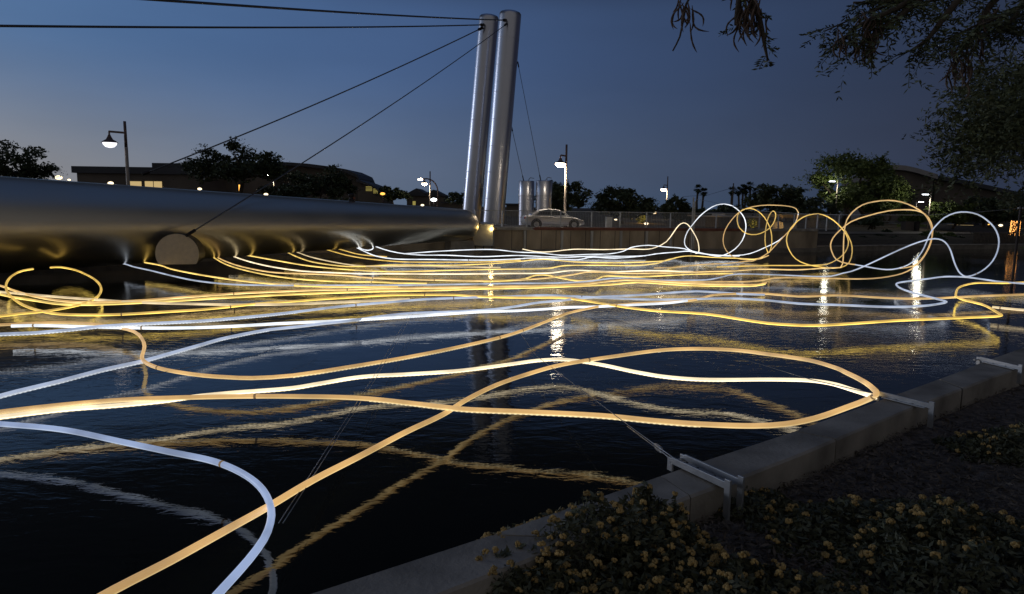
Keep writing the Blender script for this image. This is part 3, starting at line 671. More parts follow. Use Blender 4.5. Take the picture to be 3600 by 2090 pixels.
# ------------------------------------------------------------------ brackets, guy wires
def bracket(pin, pout, double, lab, leg=.3):
    a = at_z(*pin, ZC+.03); c_ = at_z(*pout, ZC+.03); d = (c_-a).normalized(); sd = Vector((-d.y, d.x, 0)); hh = .06
    t = empty('kerb_bracket', (a+c_)/2, lab, 'bracket', 'steel brackets clamped over the kerb')
    for s_ in ((-1, 1) if double else (0,)):
        o_ = sd*(.075*s_)
        b = MB(); b.box((a+c_)/2+o_+Vector((0, 0, hh/2-.01))-d*.02, ((c_-a).length+.12, .022, hh), math.atan2(d.y, d.x)); b.build('arm', M_galv, t, bevel=.003)
        b = MB(); b.box(c_+o_+d*.065+Vector((0, 0, -leg/2+hh-.01)), (.06, .022, leg+hh-.01), math.atan2(d.y, d.x)); b.build('leg', M_galv, t, bevel=.003)
        b = MB(); b.box(a+o_-d*.1+Vector((0, 0, -.02)), (.06, .022, .12), math.atan2(d.y, d.x)); b.build('lip', M_galv, t, bevel=.003)
    b = MB(); b.box((a+c_)/2-Vector((0, 0, .01)), ((c_-a).length+.02, .14 if double else .1, .012), math.atan2(d.y, d.x)); b.build('plate', M_galv, t, bevel=.002)
    for k in (.3, .7):
        b = MB(); q = a.lerp(c_, k); b.lathe([(.001, .02), (.012, .02), (.012, .004), (.02, .004), (.02, 0)], q, 6); b.build('bolt', M_dark, t)
    b = MB(); b.tube([a-d*.1-sd*.09, a-d*.1+sd*.09], .012, 8); b.build('pin', M_galv, t)
    return a-d*.1, t
b1, _ = bracket((2408, 1632), (2560, 1702), True, 'nearest bracket, a pale double arm over the kerb with a long leg', .34)
b2, _ = bracket((3110, 1394), (3255, 1430), False, 'middle bracket, holding the end of the big tan loop', .26)
b3, _ = bracket((3462, 1270), (3572, 1296), False, 'farthest bracket, dim at the right edge', .24)
def wire(pts, lab, r_=.006, turn=False, name='guy_wire'):
    t = empty(name, pts[0], lab, 'wire')
    b = MB(); b.tube(pts, r_, 5); b.build('strand', M_wire, t, True)
    if turn:
        a = Vector(pts[0]); d = (Vector(pts[1])-a).normalized(); q = a+d*.75
        b = MB(); b.tube([q-d*.16, q-d*.12, q, q+d*.12, q+d*.16], [.008, .018, .02, .018, .008], 8); b.build('turnbuckle', M_galv, t, True)
    return t
wire([b1, at_z(2215, 1500, .55), at_z(1883, 1250, .3), at_z(1832, 1176, .3)], 'guy wire running from the nearest bracket to the middle tan tube', turn=True)
wire([b1+Vector((.02, .05, -.05)), at_z(2205, 1500, .45)], 'shorter parallel wire at the nearest bracket', turn=True)
wire([b2, at_z(2850, 1335, .6), at_z(2500, 1230, .35), at_z(2130, 1115, .3)], 'long guy wire from the middle bracket across dark water')
wire([at_z(980, 1840, .3), at_z(1310, 1330, .3), at_z(1450, 1085, .3)], 'faint wire crossing dark water left of centre', .004)
wire([at_z(995, 1840, .3), at_z(1322, 1330, .3), at_z(1462, 1085, .3)], 'second faint wire beside the one left of centre', .004)
wire([at_z(500, 1322, .3), at_z(900, 1250, .3), at_z(1110, 1172, .3)], 'faint wire behind the S bend of the tan tube', .004)
# mast and its wires
mp = on_wall(2434, 0, -1.0)[0]
ms = empty('mast', (mp.x, mp.y, 0), 'tall slim grey mast standing in the water by the first ring', 'mast')
b = MB(); top = at_d(2435, 694, mp.y); b.box((mp.x, mp.y, top.z/2-.2), (.09, .09, top.z+.4)); b.build('post', M_galv, ms)
top2 = at_d(2441, 708, mp.y); b = MB(); b.box((mp.x+.13, mp.y, (top2.z+.8)/2), (.07, .07, top2.z-.8)); b.build('post', M_galv, ms)
m2 = at_d(3588, 733, 30)
ms2 = empty('mast', (m2.x, m2.y, .3), 'dark mast at the far right edge carrying the long wire', 'mast')
b = MB(); b.tube([(m2.x, m2.y, -.5), (m2.x, m2.y, m2.z+.1)], .05, 8); b.build('post', M_dark, ms2)
b = MB(); b.tube([(m2.x-.12, m2.y, m2.z), (m2.x+.12, m2.y, m2.z)], .04, 8); b.build('pulley', M_galv, ms2)
wire([at_d(2438, 699, mp.y), at_d(2530, 716, 44), at_d(2640, 741, 41), at_d(2810, 752, 37), at_d(2960, 756, 34), at_d(3260, 757, 31), at_d(3420, 748, 30), m2], 'long overhead wire strung from the grey mast to the right edge', .011, name='overhead_wire')

# ------------------------------------------------------------------ cabinet
cp = on_wall(1702, 0, -.1)[0]
cb = empty('utility_cabinet', (cp.x, cp.y, .4), 'pale grey utility cabinet on legs at the nose of the pipe', 'cabinet')
an = -.12
b = MB(); b.box((cp.x, cp.y-.35, 1.27), (1.32, .5, 1.38), an); b.build('body', M_cab, cb, bevel=.02)
b = MB(); b.box((cp.x, cp.y-.33, 2.03), (1.42, .62, .13), rot=Matrix.Rotation(an, 3, 'Z') @ Matrix.Rotation(.14, 3, 'X')); b.build('lid', M_galv, cb, bevel=.02)
for s_ in (-.55, 0, .55):
    b = MB(); b.box((cp.x+s_, cp.y-.4-s_*.12, .43), (.06, .06, .3)); b.build('leg', M_dark, cb)

# small warm floodlight fixed to the wall corner beside the cabinet
fp = at_d(1741, 806, cp.y-.55); fl_ = empty('flood_lamp', fp, 'small yellow floodlight at the wall corner beside the grey cabinet', 'lamp')
b = MB(); b.box(fp, (.2, .14, .16)); b.build('housing', M_dark, fl_, bevel=.01)
b = MB(); b.box(fp+Vector((-.106, 0, 0)), (.008, .11, .13)); b.build('lens', emit('flood_lens', (1, .68, .22), 12), fl_)
b = MB(); b.tube([fp+Vector((0, .07, 0)), fp+Vector((0, .4, 0))], .02, 6); b.build('stem', M_dark, fl_)
l = bpy.data.lights.new('lamp_light', 'POINT'); l.energy = 38; l.color = (1, .66, .22); l.shadow_soft_size = .12
lo = bpy.data.objects.new('lamp_light', l); C.objects.link(lo); lo.parent = fl_; lo.location = (-.24, -.14, 0)

# ------------------------------------------------------------------ street lamps
def lamp(px, head, topy, Y, lab, side=-1, arch=False, low=None, post=True, light=0, glass=None):
    """head: pixel of the glowing bowl; topy: pixel row of mast top"""
    hp = at_d(head[0], head[1], Y); pt_ = at_d(px, topy, Y); sc_ = 1.0
    base = Vector((pt_.x, pt_.y, 1.6))
    t = empty('street_lamp', base, lab, 'street lamp', 'bell shaped street lamps on the far bank')
    lean = 0
    b = MB(); b.tube([base, base+Vector((0, 0, (hp.z-1.6)*.97))], [.10, .09], 10); b.build('pole', M_pole2, t, True)
    b = MB(); b.tube([base+Vector((0, 0, (hp.z-1.6)*.97)), Vector((base.x, base.y, pt_.z))], [.085, .075], 8); b.build('mast_top', M_pole, t, True)
    az = hp.z+.62*1.0
    dx = hp.x-base.x
    b = MB(); b.beam((base.x, base.y, az+.02), (hp.x, hp.y, az+.08), .1, .11); b.build('arm', M_pole, t)
    b = MB(); b.lathe([(.05, .5), (.05, .7)], (hp.x, hp.y, hp.z), 10); b.lathe([(.44, .08), (.34, .17), (.18, .27), (.11, .40), (.06, .52)], (hp.x, hp.y, hp.z), 20); b.build('bell_hood', M_pole, t, True)
    b = MB(); b.lathe([(.001, -.2), (.22, -.15), (.34, -.02), (.37, .1), (.001, .12)], (hp.x, hp.y, hp.z), 18); b.build('bowl', glass or M_lamp, t, True)
    if light:
        l = bpy.data.lights.new('lamp_light', 'SPOT'); l.energy = light; l.color = (1, .82, .6); l.spot_size = R(150); l.spot_blend = .6; l.shadow_soft_size = .4
        lo = bpy.data.objects.new('lamp_light', l); C.objects.link(lo); lo.parent = t
        lo.matrix_parent_inverse = Matrix.Identity(4); lo.location = hp-base+Vector((0, 0, -.2))
    return t
M_pole2 = surf('lamp_pole_pale', (.42, .36, .30), .5, .2, var=.1, scale=5, bmp=0)
lamp(1992, (1970, 580), 509, 51.5, 'closest street lamp right of the pylons, beside the white car', light=900)
lamp(2348, (2333, 668), 621, 100, 'small distant street lamp left of the palm trees', light=200)
lamp(1512, (1492, 648), 603, 90, 'distant street lamp left of the pylons with an arched lamp behind it', light=200)
lamp(438, (386, 508), 427, 39, 'large street lamp over the left end of the pipe', glass=emit('lamp_glass_soft', (.95, .93, 1), 1.6))
lamp(962, (937, 616), 596, 79, 'street lamp lighting the leaves of the round tree behind the pipe', light=260)
# arched lamp
p = at_d(1536, 640, 96); base = Vector((p.x, p.y, 1.6))
al = empty('arched_lamp', base, 'street lamp on a curved arm just behind the distant bell lamp', 'street lamp')
q = at_d(1478, 632, 96); b = MB(); b.tube(catmull([base, at_d(1538, 720, 96), at_d(1537, 660, 96), at_d(1522, 637, 96), at_d(1500, 629, 96), q], .4), .09, 8); b.build('pole', M_pole, al, True)
b = MB(); b.lathe([(.001, -.12), (.3, -.05), (.28, .1), (.001, .16)], q, 14); b.build('head', M_lamp, al, True)
# flat headed path lamps on the right
def path_lamp(post, head, Y, lab, side, light):
    top = at_d(post[0], post[1], Y); hd = at_d(head[0], head[1], Y); base = Vector((top.x, top.y, 1.3))
    t = empty('path_lamp', base, lab, 'path lamp', 'flat headed path lamps on the right bank')
    b = MB(); b.tube([base, Vector((top.x, top.y, top.z))], .07, 8); b.build('pole', M_pole2, t, True)
    b = MB(); b.beam((top.x, top.y, hd.z+.08), (hd.x, hd.y, hd.z+.08), .05, .04); b.build('arm', M_pole, t)
    b = MB(); b.box(hd+Vector((0, 0, .05)), (.62, .3, .06)); b.build('housing', M_dark, t, bevel=.01)
    b = MB(); b.box(hd-Vector((0, 0, .02)), (.56, .26, .07)); b.build('diffuser', M_lampc, t)
    l = bpy.data.lights.new('lamp_light', 'POINT'); l.energy = light*1.3; l.color = (1, .95, .75); l.shadow_soft_size = .3
    lo = bpy.data.objects.new('lamp_light', l); C.objects.link(lo); lo.parent = t; lo.location = hd-base-Vector((0, 0, .5))
path_lamp((2946, 637), (2926, 638), 77.5, 'path lamp glowing inside the large tree at right', -1, 75)
path_lamp((3273, 682), (3254, 684), 74, 'taller path lamp in front of the pale green tree', -1, 110)
path_lamp((3222, 711), (3238, 710), 92, 'lower path lamp left of the tall one, facing right', 1, 50)
# small lamps far away
def small_light(px, py, Y, r_, m, lab, nm='far_lamp'):
    p = at_d(px, py, Y); t = empty(nm, (p.x, p.y, 1.6), lab, 'lamp')
    b = MB(); b.ball(p, r_, 8, 5, (1.5, 1, .8)); b.build('globe', m, t, True)
    if p.z > 1.9:
        b = MB(); b.tube([(p.x, p.y, 1.6), (p.x, p.y, p.z-r_*.8)], .05, 6); b.build('pole', M_pole, t)
for a_ in ((206, 625, 70, .26, M_small, 'blurred white lamp at the foot of the left tree'), (243, 633, 90, .15, M_small, 'small pinkish lamp right of the blurred white one'),
           (389, 645, 60, .18, M_small, 'flat glow on the pipe edge below the large street lamp'), (702, 665, 60, .13, M_small, 'small yellow lamp at the pipe edge under the round tree'),
           (935, 684, 60, .13, M_small, 'small lamp at the pipe edge by the bell lamp post'), (1345, 682, 90, .22, M_orange, 'orange lamp at the right end of the round hall'),
           (1525, 703, 80, .24, M_lampc, 'low blue white lamp between the lamp posts'), (1485, 722, 70, .12, M_small, 'tiny lamp at the pipe edge near the gabled house'),
           (2266, 732, 100, .2, M_orange, 'orange lamp right of the leafy tree'), (2298, 748, 100, .25, M_small, 'low orange lamp behind the fence'), (2272, 787, 62, .14, M_small, 'small white lamp seen through the fence'),
           (2165, 773, 80, .12, M_small, 'tiny lamp through the fence beneath the leafy tree'), (2303, 749, 130, .2, M_orange, 'faint orange lamp far behind the fence'),
           (3518, 793, 85, .18, M_small, 'yellow lamp through branches at far right'), (3476, 790, 85, .08, M_orange, 'tiny orange lamp near the far right ring'),
           (3132, 655, 88, .1, M_orange, 'tiny orange light on the hall behind the large tree')):
    small_light(*a_)

# ------------------------------------------------------------------ trees
def leaf_cloud(b, c_, rad, n, size, rnd, elong=1.8, droop=0):
    for _ in range(n):
        while True:
            v = Vector((rnd.uniform(-1, 1), rnd.uniform(-1, 1), rnd.uniform(-1, 1)))
            if v.length < 1: break
        p = c_+Vector((v.x*rad[0], v.y*rad[1], v.z*rad[2]))
        a = Vector((rnd.gauss(0, 1), rnd.gauss(0, 1), rnd.gauss(0, .6)-droop)).normalized()
        s_ = size*rnd.uniform(.6, 1.4); w = a.cross(Vector((rnd.gauss(0, 1), rnd.gauss(0, 1), rnd.gauss(0, 1)))).normalized()*s_/elong*.5
        a = a*s_*.5
        n0 = len(b.v); b.v += [p-a, p+w, p+a, p-w]; b.f.append((n0, n0+1, n0+2, n0+3))
def tree(px, top, bot, wpx, Y, lab, seed=1, m=None, n=2600, kind='shade_tree', cat='tree', stems=1, leaf=None, base=1.58, wisp=1.0, dens=1, group=None, ybase=None):
    rnd = random.Random(seed)
    m = m or M_leaf
    p0 = at_d(px, bot, Y); p1 = at_d(px, top, Y); cx = p0.x; H_ = p1.z-p0.z; Rw = wpx*Y/2400/2
    c_ = Vector((cx, Y, (p0.z+p1.z)/2)); rz_ = H_/2
    bs = Vector((cx+rnd.uniform(-.1, .1)*Rw, Y, base))
    t = empty(kind, bs, lab, cat, group)
    leaf = leaf or max(.14, .005*Y)
    K = 34; n = int(n*1.9); cl = []
    for k in range(K):
        while True:
            v = Vector((rnd.uniform(-1, 1), rnd.uniform(-1, 1), rnd.uniform(-1, 1)))
            if .35 < v.length < 1: break
        if v.z < -.2: v.z *= .6
        cl.append(c_+Vector((v.x*Rw*.95, v.y*Rw*.7, v.z*rz_*.85)))
    b = MB()
    for q in cl:
        s_ = rnd.uniform(.15, .34); leaf_cloud(b, q, (Rw*s_, Rw*s_*.8, rz_*s_), int(n/K*.62), leaf, rnd)
    for k in range(int(75*wisp)):   # feathery sprays sticking out and drooping at their tips
        q = rnd.choice(cl); d = (q-c_); d.z = abs(d.z)*.9+rnd.uniform(.0, .45)*rz_; d = d.normalized()*min(Rw, rz_)*rnd.uniform(.25, .62)+Vector((rnd.gauss(0, .12), 0, rnd.gauss(0, .06)))*Rw
        for j in range(15):
            u = j/14; leaf_cloud(b, q+d*u+Vector((0, 0, -.35*d.length*u*u)), (leaf*.45,)*3, 1, leaf*(1-.4*u), rnd, 2.6)
    b.build('crown', m, t)
    tr = MB(); rt = max(.09, Rw*.045)
    forks = [c_+Vector((rnd.uniform(-.3, .3)*Rw, rnd.uniform(-.2, .2)*Rw, -rz_*.35)) for _ in range(max(2, stems+1))]
    for s_ in range(stems):
        b0 = bs+Vector(((s_-(stems-1)/2)*rt*3.5, 0, 0)); mid = b0.lerp(forks[s_ % len(forks)], .5)+Vector((rnd.uniform(-.15, .15)*Rw, 0, 0))
        tr.tube(catmull([b0-Vector((0, 0, .1)), mid, forks[s_ % len(forks)]], .5), .06, 7) if False else tr.tube([b0-Vector((0, 0, .1)), mid, forks[s_ % len(forks)]], [rt*1.25, rt, rt*.75], 8)
    for k, q in enumerate(cl[:14]):
        f_ = forks[k % max(1, stems)]; md_ = f_.lerp(q, .5)+Vector((0, 0, -.06*rz_)); tr.tube([f_, md_, q], [rt*.55, rt*.32, rt*.1], 6)
    tr.build('trunk', M_bark, t, True)
    return t
T = tree
T(60, 490, 680, 250, 45, 'blurred dark bush like tree at the left edge above the pipe', 1, n=2600, wisp=2)
T(815, 485, 690, 350, 62, 'broad dark tree in front of the long low building', 2, n=5200, wisp=2.4)
T(1110, 572, 730, 190, 78, 'smaller dark tree before the round hall', 3, n=2600, wisp=2)
T(1195, 600, 720, 110, 80, 'narrow dark tree right of the round hall entrance', 4, n=1400)
T(1000, 640, 720, 160, 74, 'low dark tree behind the pipe edge', 41, n=1600)
T(1375, 655, 715, 110, 100, 'small sparse tree between hall and gabled house', 5, n=500, wisp=1.5)
T(1610, 668, 730, 90, 90, 'bare thin twigged tree beside the left pylon', 6, n=160, wisp=.6)
T(1975, 632, 770, 180, 66, 'drooping dark tree beside the right short cylinder', 7, n=4200, wisp=3)
T(2195, 652, 790, 230, 72, 'leafy tree with greenish lit side behind the fence', 8, n=4800, wisp=2.6)
T(2375, 692, 790, 100, 85, 'dense rounded dark tree behind the small distant lamp', 9, n=2200, wisp=.5)
T(2450, 730, 790, 110, 95, 'low dark tree behind the mast', 10, n=1500)
T(2560, 722, 780, 150, 100, 'low wide dark tree under the left palms', 11, n=2200)
T(2722, 622, 780, 190, 78, 'dark tree with a spiky top right of the palms', 12, n=4200, wisp=1.6)
T(2840, 690, 800, 190, 74, 'dark mass of tree between palms and large tree', 13, n=3600)
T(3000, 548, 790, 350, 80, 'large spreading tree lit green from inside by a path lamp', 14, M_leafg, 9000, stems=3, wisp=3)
T(3110, 620, 800, 170, 86, 'dark twiggy tree in front of the curved roof hall', 15, n=3200, stems=2, wisp=2)
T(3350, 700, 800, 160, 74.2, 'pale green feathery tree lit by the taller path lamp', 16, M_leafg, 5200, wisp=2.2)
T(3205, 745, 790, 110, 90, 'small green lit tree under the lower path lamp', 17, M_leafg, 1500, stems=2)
T(3470, 690, 800, 210, 84, 'dark tree left of the fairy lit trunk', 18, n=4600, stems=2)
T(3620, 700, 790, 240, 88, 'dark tree at the right edge behind the fairy lights', 19, n=4600, stems=2)
T(3060, 765, 800, 90, 68, 'small open tree with forked grey stems by the path', 20, n=600, stems=3)
def palm(px, top, Y, lab, seed, w=24):
    rnd = random.Random(seed); c_ = at_d(px, top+8, Y); bs = Vector((c_.x+rnd.uniform(-.5, .5), Y, 1.6)); t = empty('palm_tree', bs, lab, 'palm tree', 'tall fan palms against the sky')
    b = MB(); b.tube([bs, bs.lerp(c_, .5)+Vector((rnd.uniform(-.3, .3), 0, 0)), c_], [.35, .26, .22], 8); b.build('trunk', M_bark, t, True)
    b = MB(); r_ = w*Y/2400/2
    for k in range(34):
        az = rnd.uniform(0, 6.28); el = rnd.uniform(-.9, 1.2); d = Vector((math.cos(az)*math.cos(el), math.sin(az)*math.cos(el), math.sin(el)))
        tip = c_+d*r_*rnd.uniform(.8, 1.15); side = d.cross(Vector((0, 0, 1))).normalized()
        for j in range(7):
            a = (j-3)*.22; dd_ = (d*math.cos(a)+side*math.sin(a)); q = c_+d*r_*.35; e_ = q+dd_*r_*.75+Vector((0, 0, -.25*r_*abs(a)))
            w_ = Vector((0, 0, 1)).cross(dd_).normalized()*.09
            n0 = len(b.v); b.v += [q-w_*.4, q+w_*.4, e_+w_, e_-w_]; b.f.append((n0, n0+1, n0+2, n0+3))
    leaf_cloud(b, c_+Vector((0, 0, -r_*.7)), (r_*.35, r_*.35, r_*.6), 120, .6, rnd, 3)
    b.build('crown', M_leaf, t)
for i, (px, tp, lab) in enumerate([(2454, 656, 'left palm of the near pair'), (2474, 667, 'shorter right palm of the near pair'), (2574, 662, 'leftmost palm of the row of six'), (2596, 664, 'second palm of the row of six'),
                 (2613, 655, 'third palm of the row of six'), (2622, 660, 'fourth palm of the row, half behind its neighbour'), (2637, 645, 'tallest palm of the row of six'), (2655, 668, 'rightmost and shortest palm of the row')]):
    palm(px, tp, 170, lab, 50+i, 30)
# utility pole and line behind the palms
p = at_d(2579, 645, 160); up_ = empty('utility_pole', (p.x, p.y, 1.6), 'slim utility pole beside the leftmost palm of six', 'pole')
b = MB(); b.tube([(p.x, p.y, 1.6), p], .14, 6); b.build('pole', M_bark, up_)
cable([at_d(2400, 692, 150), at_d(2490, 686, 155), at_d(2579, 660, 160)], .03, 'thin power line sagging behind the palms', 'power_line', M_dark, False)

# near tree branches hanging into the frame at the top right
def hanging(name_label, trunk_pts, rtr, branches, seed, leaf, mleaf, pods=(), cat='tree'):
    rnd = random.Random(seed); t = empty('mesquite_tree', trunk_pts[0], name_label, cat)
    b = MB(); b.tube(trunk_pts, rtr, 12); b.build('trunk', M_bark, t, True)
    lb = MB()
    for br, dens, spread in branches:
        Sg = catmull(br, .12); nS = len(Sg); r0 = .028 if len(br) > 3 else .014
        b = MB(); b.tube(Sg, [max(.003, r0*(1-.85*i/nS)) for i in range(nS)], 6); b.build('limb', M_bark, t, True)
        for i in range(nS//4, nS):
            u = i/nS
            for _ in range(dens):
                # a hanging twig carrying paired leaflets
                d = Vector((rnd.gauss(0, .7), rnd.gauss(0, .5), -abs(rnd.gauss(.25, .5)))).normalized(); ln = spread*rnd.uniform(.4, 1.1)
                tw = [Sg[i]+d*ln*k/8+Vector((0, 0, -.05*ln*(k/8)**2*3)) for k in range(9)]
                if rnd.random() < .35: lb.tube([tw[0], tw[4], tw[8]], .0025, 3, False)
                for k in range(1, 9):
                    for s_ in (-1, 1):
                        sd = d.cross(Vector((rnd.gauss(0, .4), rnd.gauss(0, .4), 1))).normalized()*s_
                        a = (sd*.8+d*.6).normalized()*leaf*rnd.uniform(.6, 1.2); w_ = a.cross(Vector((rnd.gauss(0, 1), rnd.gauss(0, 1), rnd.gauss(0, 1)))).normalized()*leaf*.14
                        p = tw[k]; n0 = len(lb.v); lb.v += [p, p+a*.5+w_, p+a, p+a*.5-w_]; lb.f.append((n0, n0+1, n0+2, n0+3))
    lb.build('crown', mleaf, t)
    for (q, n_) in pods:
        b = MB()
        for k in range(n_):
            o_ = q+Vector((rnd.gauss(0, .03), rnd.gauss(0, .03), rnd.gauss(0, .03))); ln = rnd.uniform(.1, .2); cu = Vector((rnd.gauss(0, .04), rnd.gauss(0, .04), 0))
            g_ = Vector((rnd.gauss(0, .3), rnd.gauss(0, .3), -1)).normalized(); c2 = g_.cross(Vector((rnd.gauss(0, 1), rnd.gauss(0, 1), 0))).normalized()*ln*rnd.uniform(.1, .5)
            b.tube([o_+g_*ln*j/8+c2*math.sin(math.pi*(j/8)**1.3)*.6 for j in range(9)], [.002, .004, .0062, .005, .0066, .0052, .0064, .0045, .001], 5)
        b.build('seed_pods', M_pod, t, True)
    return t
D = 4.6
def ad(x, y, d=D): return at_d(x, y, d)
trunk = [Vector((7.2, 1.5, .6)), Vector((6.9, 1.8, 2.5)), Vector((6.2, 2.6, 4.6)), Vector((5.4, 3.4, 6.2))]
root_ = trunk[2]; top_ = trunk[3]
brs = [
 ([top_, ad(3500, -260), ad(3000, -160), ad(2640, -90), ad(2430, -20), ad(2404, 60), ad(2390, 130), ad(2365, 180)], 0, .1),
 ([ad(2700, -100), ad(2640, -20), ad(2665, 50), ad(2680, 110), ad(2690, 170), ad(2700, 215)], 1, .13),
 ([ad(2600, -80), ad(2600, -10), ad(2590, 50), ad(2585, 90)], 1, .14),
 ([top_, ad(3500, -120, 5), ad(3300, -40, 5), ad(3120, 20, 5), ad(2990, 70, 5), ad(2900, 110, 5)], 5, .30),
 ([ad(3300, -60, 4.9), ad(3160, 60, 4.9), ad(3060, 130, 4.9), ad(2985, 200, 4.9)], 4, .26),
 ([ad(3420, -60, 4.8), ad(3320, 60, 4.8), ad(3260, 140, 4.8), ad(3200, 180, 4.8)], 5, .26),
 ([root_, ad(3640, 20, 4.7), ad(3500, 60, 4.7), ad(3390, 110, 4.7), ad(3300, 150, 4.7)], 5, .30),
 ([root_, ad(3700, -20, 4.5), ad(3600, 30, 4.5), ad(3520, 60, 4.5), ad(3440, 90, 4.5)], 5, .28),
 ([ad(3560, -60, 5), ad(3480, 20, 5), ad(3440, 90, 5), ad(3400, 150, 5), ad(3370, 190, 5)], 5, .26),
 ([ad(3250, -80, 4.9), ad(3200, 0, 4.9), ad(3110, 50, 4.9), ad(3020, 90, 4.9), ad(2950, 150, 4.9)], 5, .26),
 ([ad(3650, -60, 4.6), ad(3590, 20, 4.6), ad(3560, 70, 4.6), ad(3500, 120, 4.6)], 5, .26),
 ([ad(3250, -60, 5.1), ad(3180, -10, 5.1), ad(3080, 10, 5.1), ad(3000, 10, 5.1)], 5, .24),
 ([ad(3600, -80, 5.2), ad(3450, -40, 5.2), ad(3340, -10, 5.2), ad(3240, 10, 5.2)], 5, .28),
]
hanging('near tree reaching in from the top right with drooping leaves and pods', trunk, [.22, .18, .14, .09], brs, 7, .048, M_leafo,
        pods=[(ad(2400, 0), 10), (ad(2408, 40), 6), (ad(2620, -10), 22), (ad(2640, 20), 18), (ad(2615, 60), 10), (ad(2670, 60), 4), (ad(3070, 70, 4.9), 26), (ad(3060, 130, 4.9), 18), (ad(2975, 120, 4.9), 12), (ad(3380, 190, 4.7), 14), (ad(3375, 240, 4.7), 9), (ad(3430, 120, 4.7), 8), (ad(3490, 40, 4.7), 8)])
# second tree at right, farther
rnd = random.Random(31)
tt = empty('shade_tree', (15.5, 13, .7), 'dark overhanging tree crown filling the right edge', 'tree')
tr = MB(); tc_ = [Vector((15.5, 13, .6)), Vector((14.9, 13.5, 3.2)), Vector((13.9, 14.5, 5.2))]; tr.tube(tc_, [.3, .24, .16], 10)
ends = []
lb = MB()
for k in range(60):
    px = rnd.uniform(3310, 3850); py = rnd.uniform(235, 600)
    e_ = ((px-3640)/330)**2+((py-430)/200)**2
    if e_ > 1: continue
    q = at_d(px, py, rnd.uniform(12.5, 17)); ends.append(q)
    leaf_cloud(lb, q, (.85, .8, .45), 330, .11, rnd, 3.4, .5)
for k in range(190):  # ragged outer sprays
    q = rnd.choice(ends); d = Vector((rnd.uniform(-1, .2), rnd.uniform(-.4, .4), rnd.uniform(-.9, .5))).normalized()*rnd.uniform(.7, 1.3)
    for j in range(22): leaf_cloud(lb, q+d*j/18+Vector((0, 0, -.12*(j/18)**2)), (.07,)*3, 2, .11, rnd, 3, .4)
for q in ends[:24]: tr.tube([tc_[2], tc_[2].lerp(q, .5)+Vector((0, 0, .2)), q], [.08, .04, .01], 6)
tr.build('trunk', M_bark, tt, True); lb.build('crown', M_leafo, tt)

# ------------------------------------------------------------------ shrubs on the right bank
def shrub(px, py, w, h, Y, lab, m, seed, spiky=False):
    rnd = random.Random(seed); c_ = at_d(px, py, Y); rw = w*Y/2400/2; rh = h*Y/2400; base = Vector((c_.x, Y, c_.z-rh/2))
    t = empty('agave' if spiky else 'shrub', base, lab, 'agave' if spiky else 'shrub', None if spiky else 'clipped shrubs on the right bank'); b = MB()
    if spiky:
        for k in range(46):
            az = rnd.uniform(0, 6.28); el = rnd.uniform(.15, 1.4); d = Vector((math.cos(az)*math.cos(el), math.sin(az)*math.cos(el), math.sin(el)))
            sd = d.cross(Vector((0, 0, 1))).normalized()*.06; e_ = base+d*rw*1.15; md_ = base+d*rw*.5
            n0 = len(b.v); b.v += [base-sd*.5, base+sd*.5, md_+sd, md_-sd, e_]; b.f += [(n0, n0+1, n0+2, n0+3), (n0+3, n0+2, n0+4)]
        b.build('blades', m, t)
    else:
        core = MB(); core.ball(base+Vector((0, 0, rh*.35)), 1, 12, 8, (rw*.86, rw*.8, rh*.55)); core.build('core', m, t, True)
        for k in range(900):
            th_ = rnd.uniform(0, 6.28); ph = rnd.uniform(-.2, 1); s_ = math.sqrt(max(0, 1-ph*ph)); v = Vector((math.cos(th_)*s_*rw, math.sin(th_)*s_*rw, max(ph, -.1)*rh*.95))
            leaf_cloud(b, base+v+Vector((0, 0, rh*.08)), (.1, .1, .08), 1, .16, rnd, 1.6)
        b.build('foliage', m, t)
    return t
for i, a_ in enumerate([(3086, 843, 78, 32, 64, 'wide dark rounded shrub left of the arches', M_leaf), (3135, 847, 40, 22, 63, 'small round shrub right of the wide dark one', M_leaf),
      (3116, 822, 40, 26, 68, 'dark shrub behind the small round one', M_leaf), (3270, 826, 72, 22, 66, 'bright green flat topped shrub between the rings', M_leafg), (3338, 828, 38, 16, 67, 'small bright green shrub right of the flat topped one', M_leafg),
      (3195, 852, 90, 20, 63, 'low wide shrub beneath the tan arch feet', M_leaf), (3370, 848, 60, 30, 66, 'dark bushy shrub by the pale tree trunk', M_leaf), (3420, 838, 60, 34, 70, 'tall dark shrub inside the far right ring', M_leaf),
      (3030, 845, 50, 24, 62, 'dark shrub left of the wide rounded one', M_leaf), (3300, 845, 60, 20, 64, 'dull shrub below the bright green ones', M_leaf), (3480, 845, 60, 22, 70, 'dark shrub at the end of the stake row', M_leaf),
      (3160, 800, 70, 26, 80, 'pale grassy shrub clump behind the path', M_leafg), (3230, 800, 60, 20, 82, 'grassy clump by the lamp foot', M_leafg)]):
    shrub(*a_[:6], a_[6], 80+i)
shrub(3150, 836, 36, 20, 64, 'spiky agave near the path', M_leaf, 95, True)
shrub(3205, 840, 34, 18, 64, 'second spiky agave right of the first', M_leaf, 96, True)
# unseen foliage row added behind the pipe to darken the water's reflections
rnd = random.Random(44); hp_ = off_line(BL[1:5], 1.2); hg = empty('added_hedge', (hp_[1].x, hp_[1].y, 1.6), 'unseen dark foliage row added behind the steel pipe to darken the water reflection', 'added_hedge')
b = MB()
for a, c_ in zip(hp_, hp_[1:]):
    for k in range(int((c_-a).length/.5)):
        u = a.lerp(c_, k*.5/(c_-a).length); leaf_cloud(b, Vector((u.x, u.y, 2.55)), (.55, .7, 1.05), 230, .26, rnd)
b.build('foliage', M_leaf, hg)
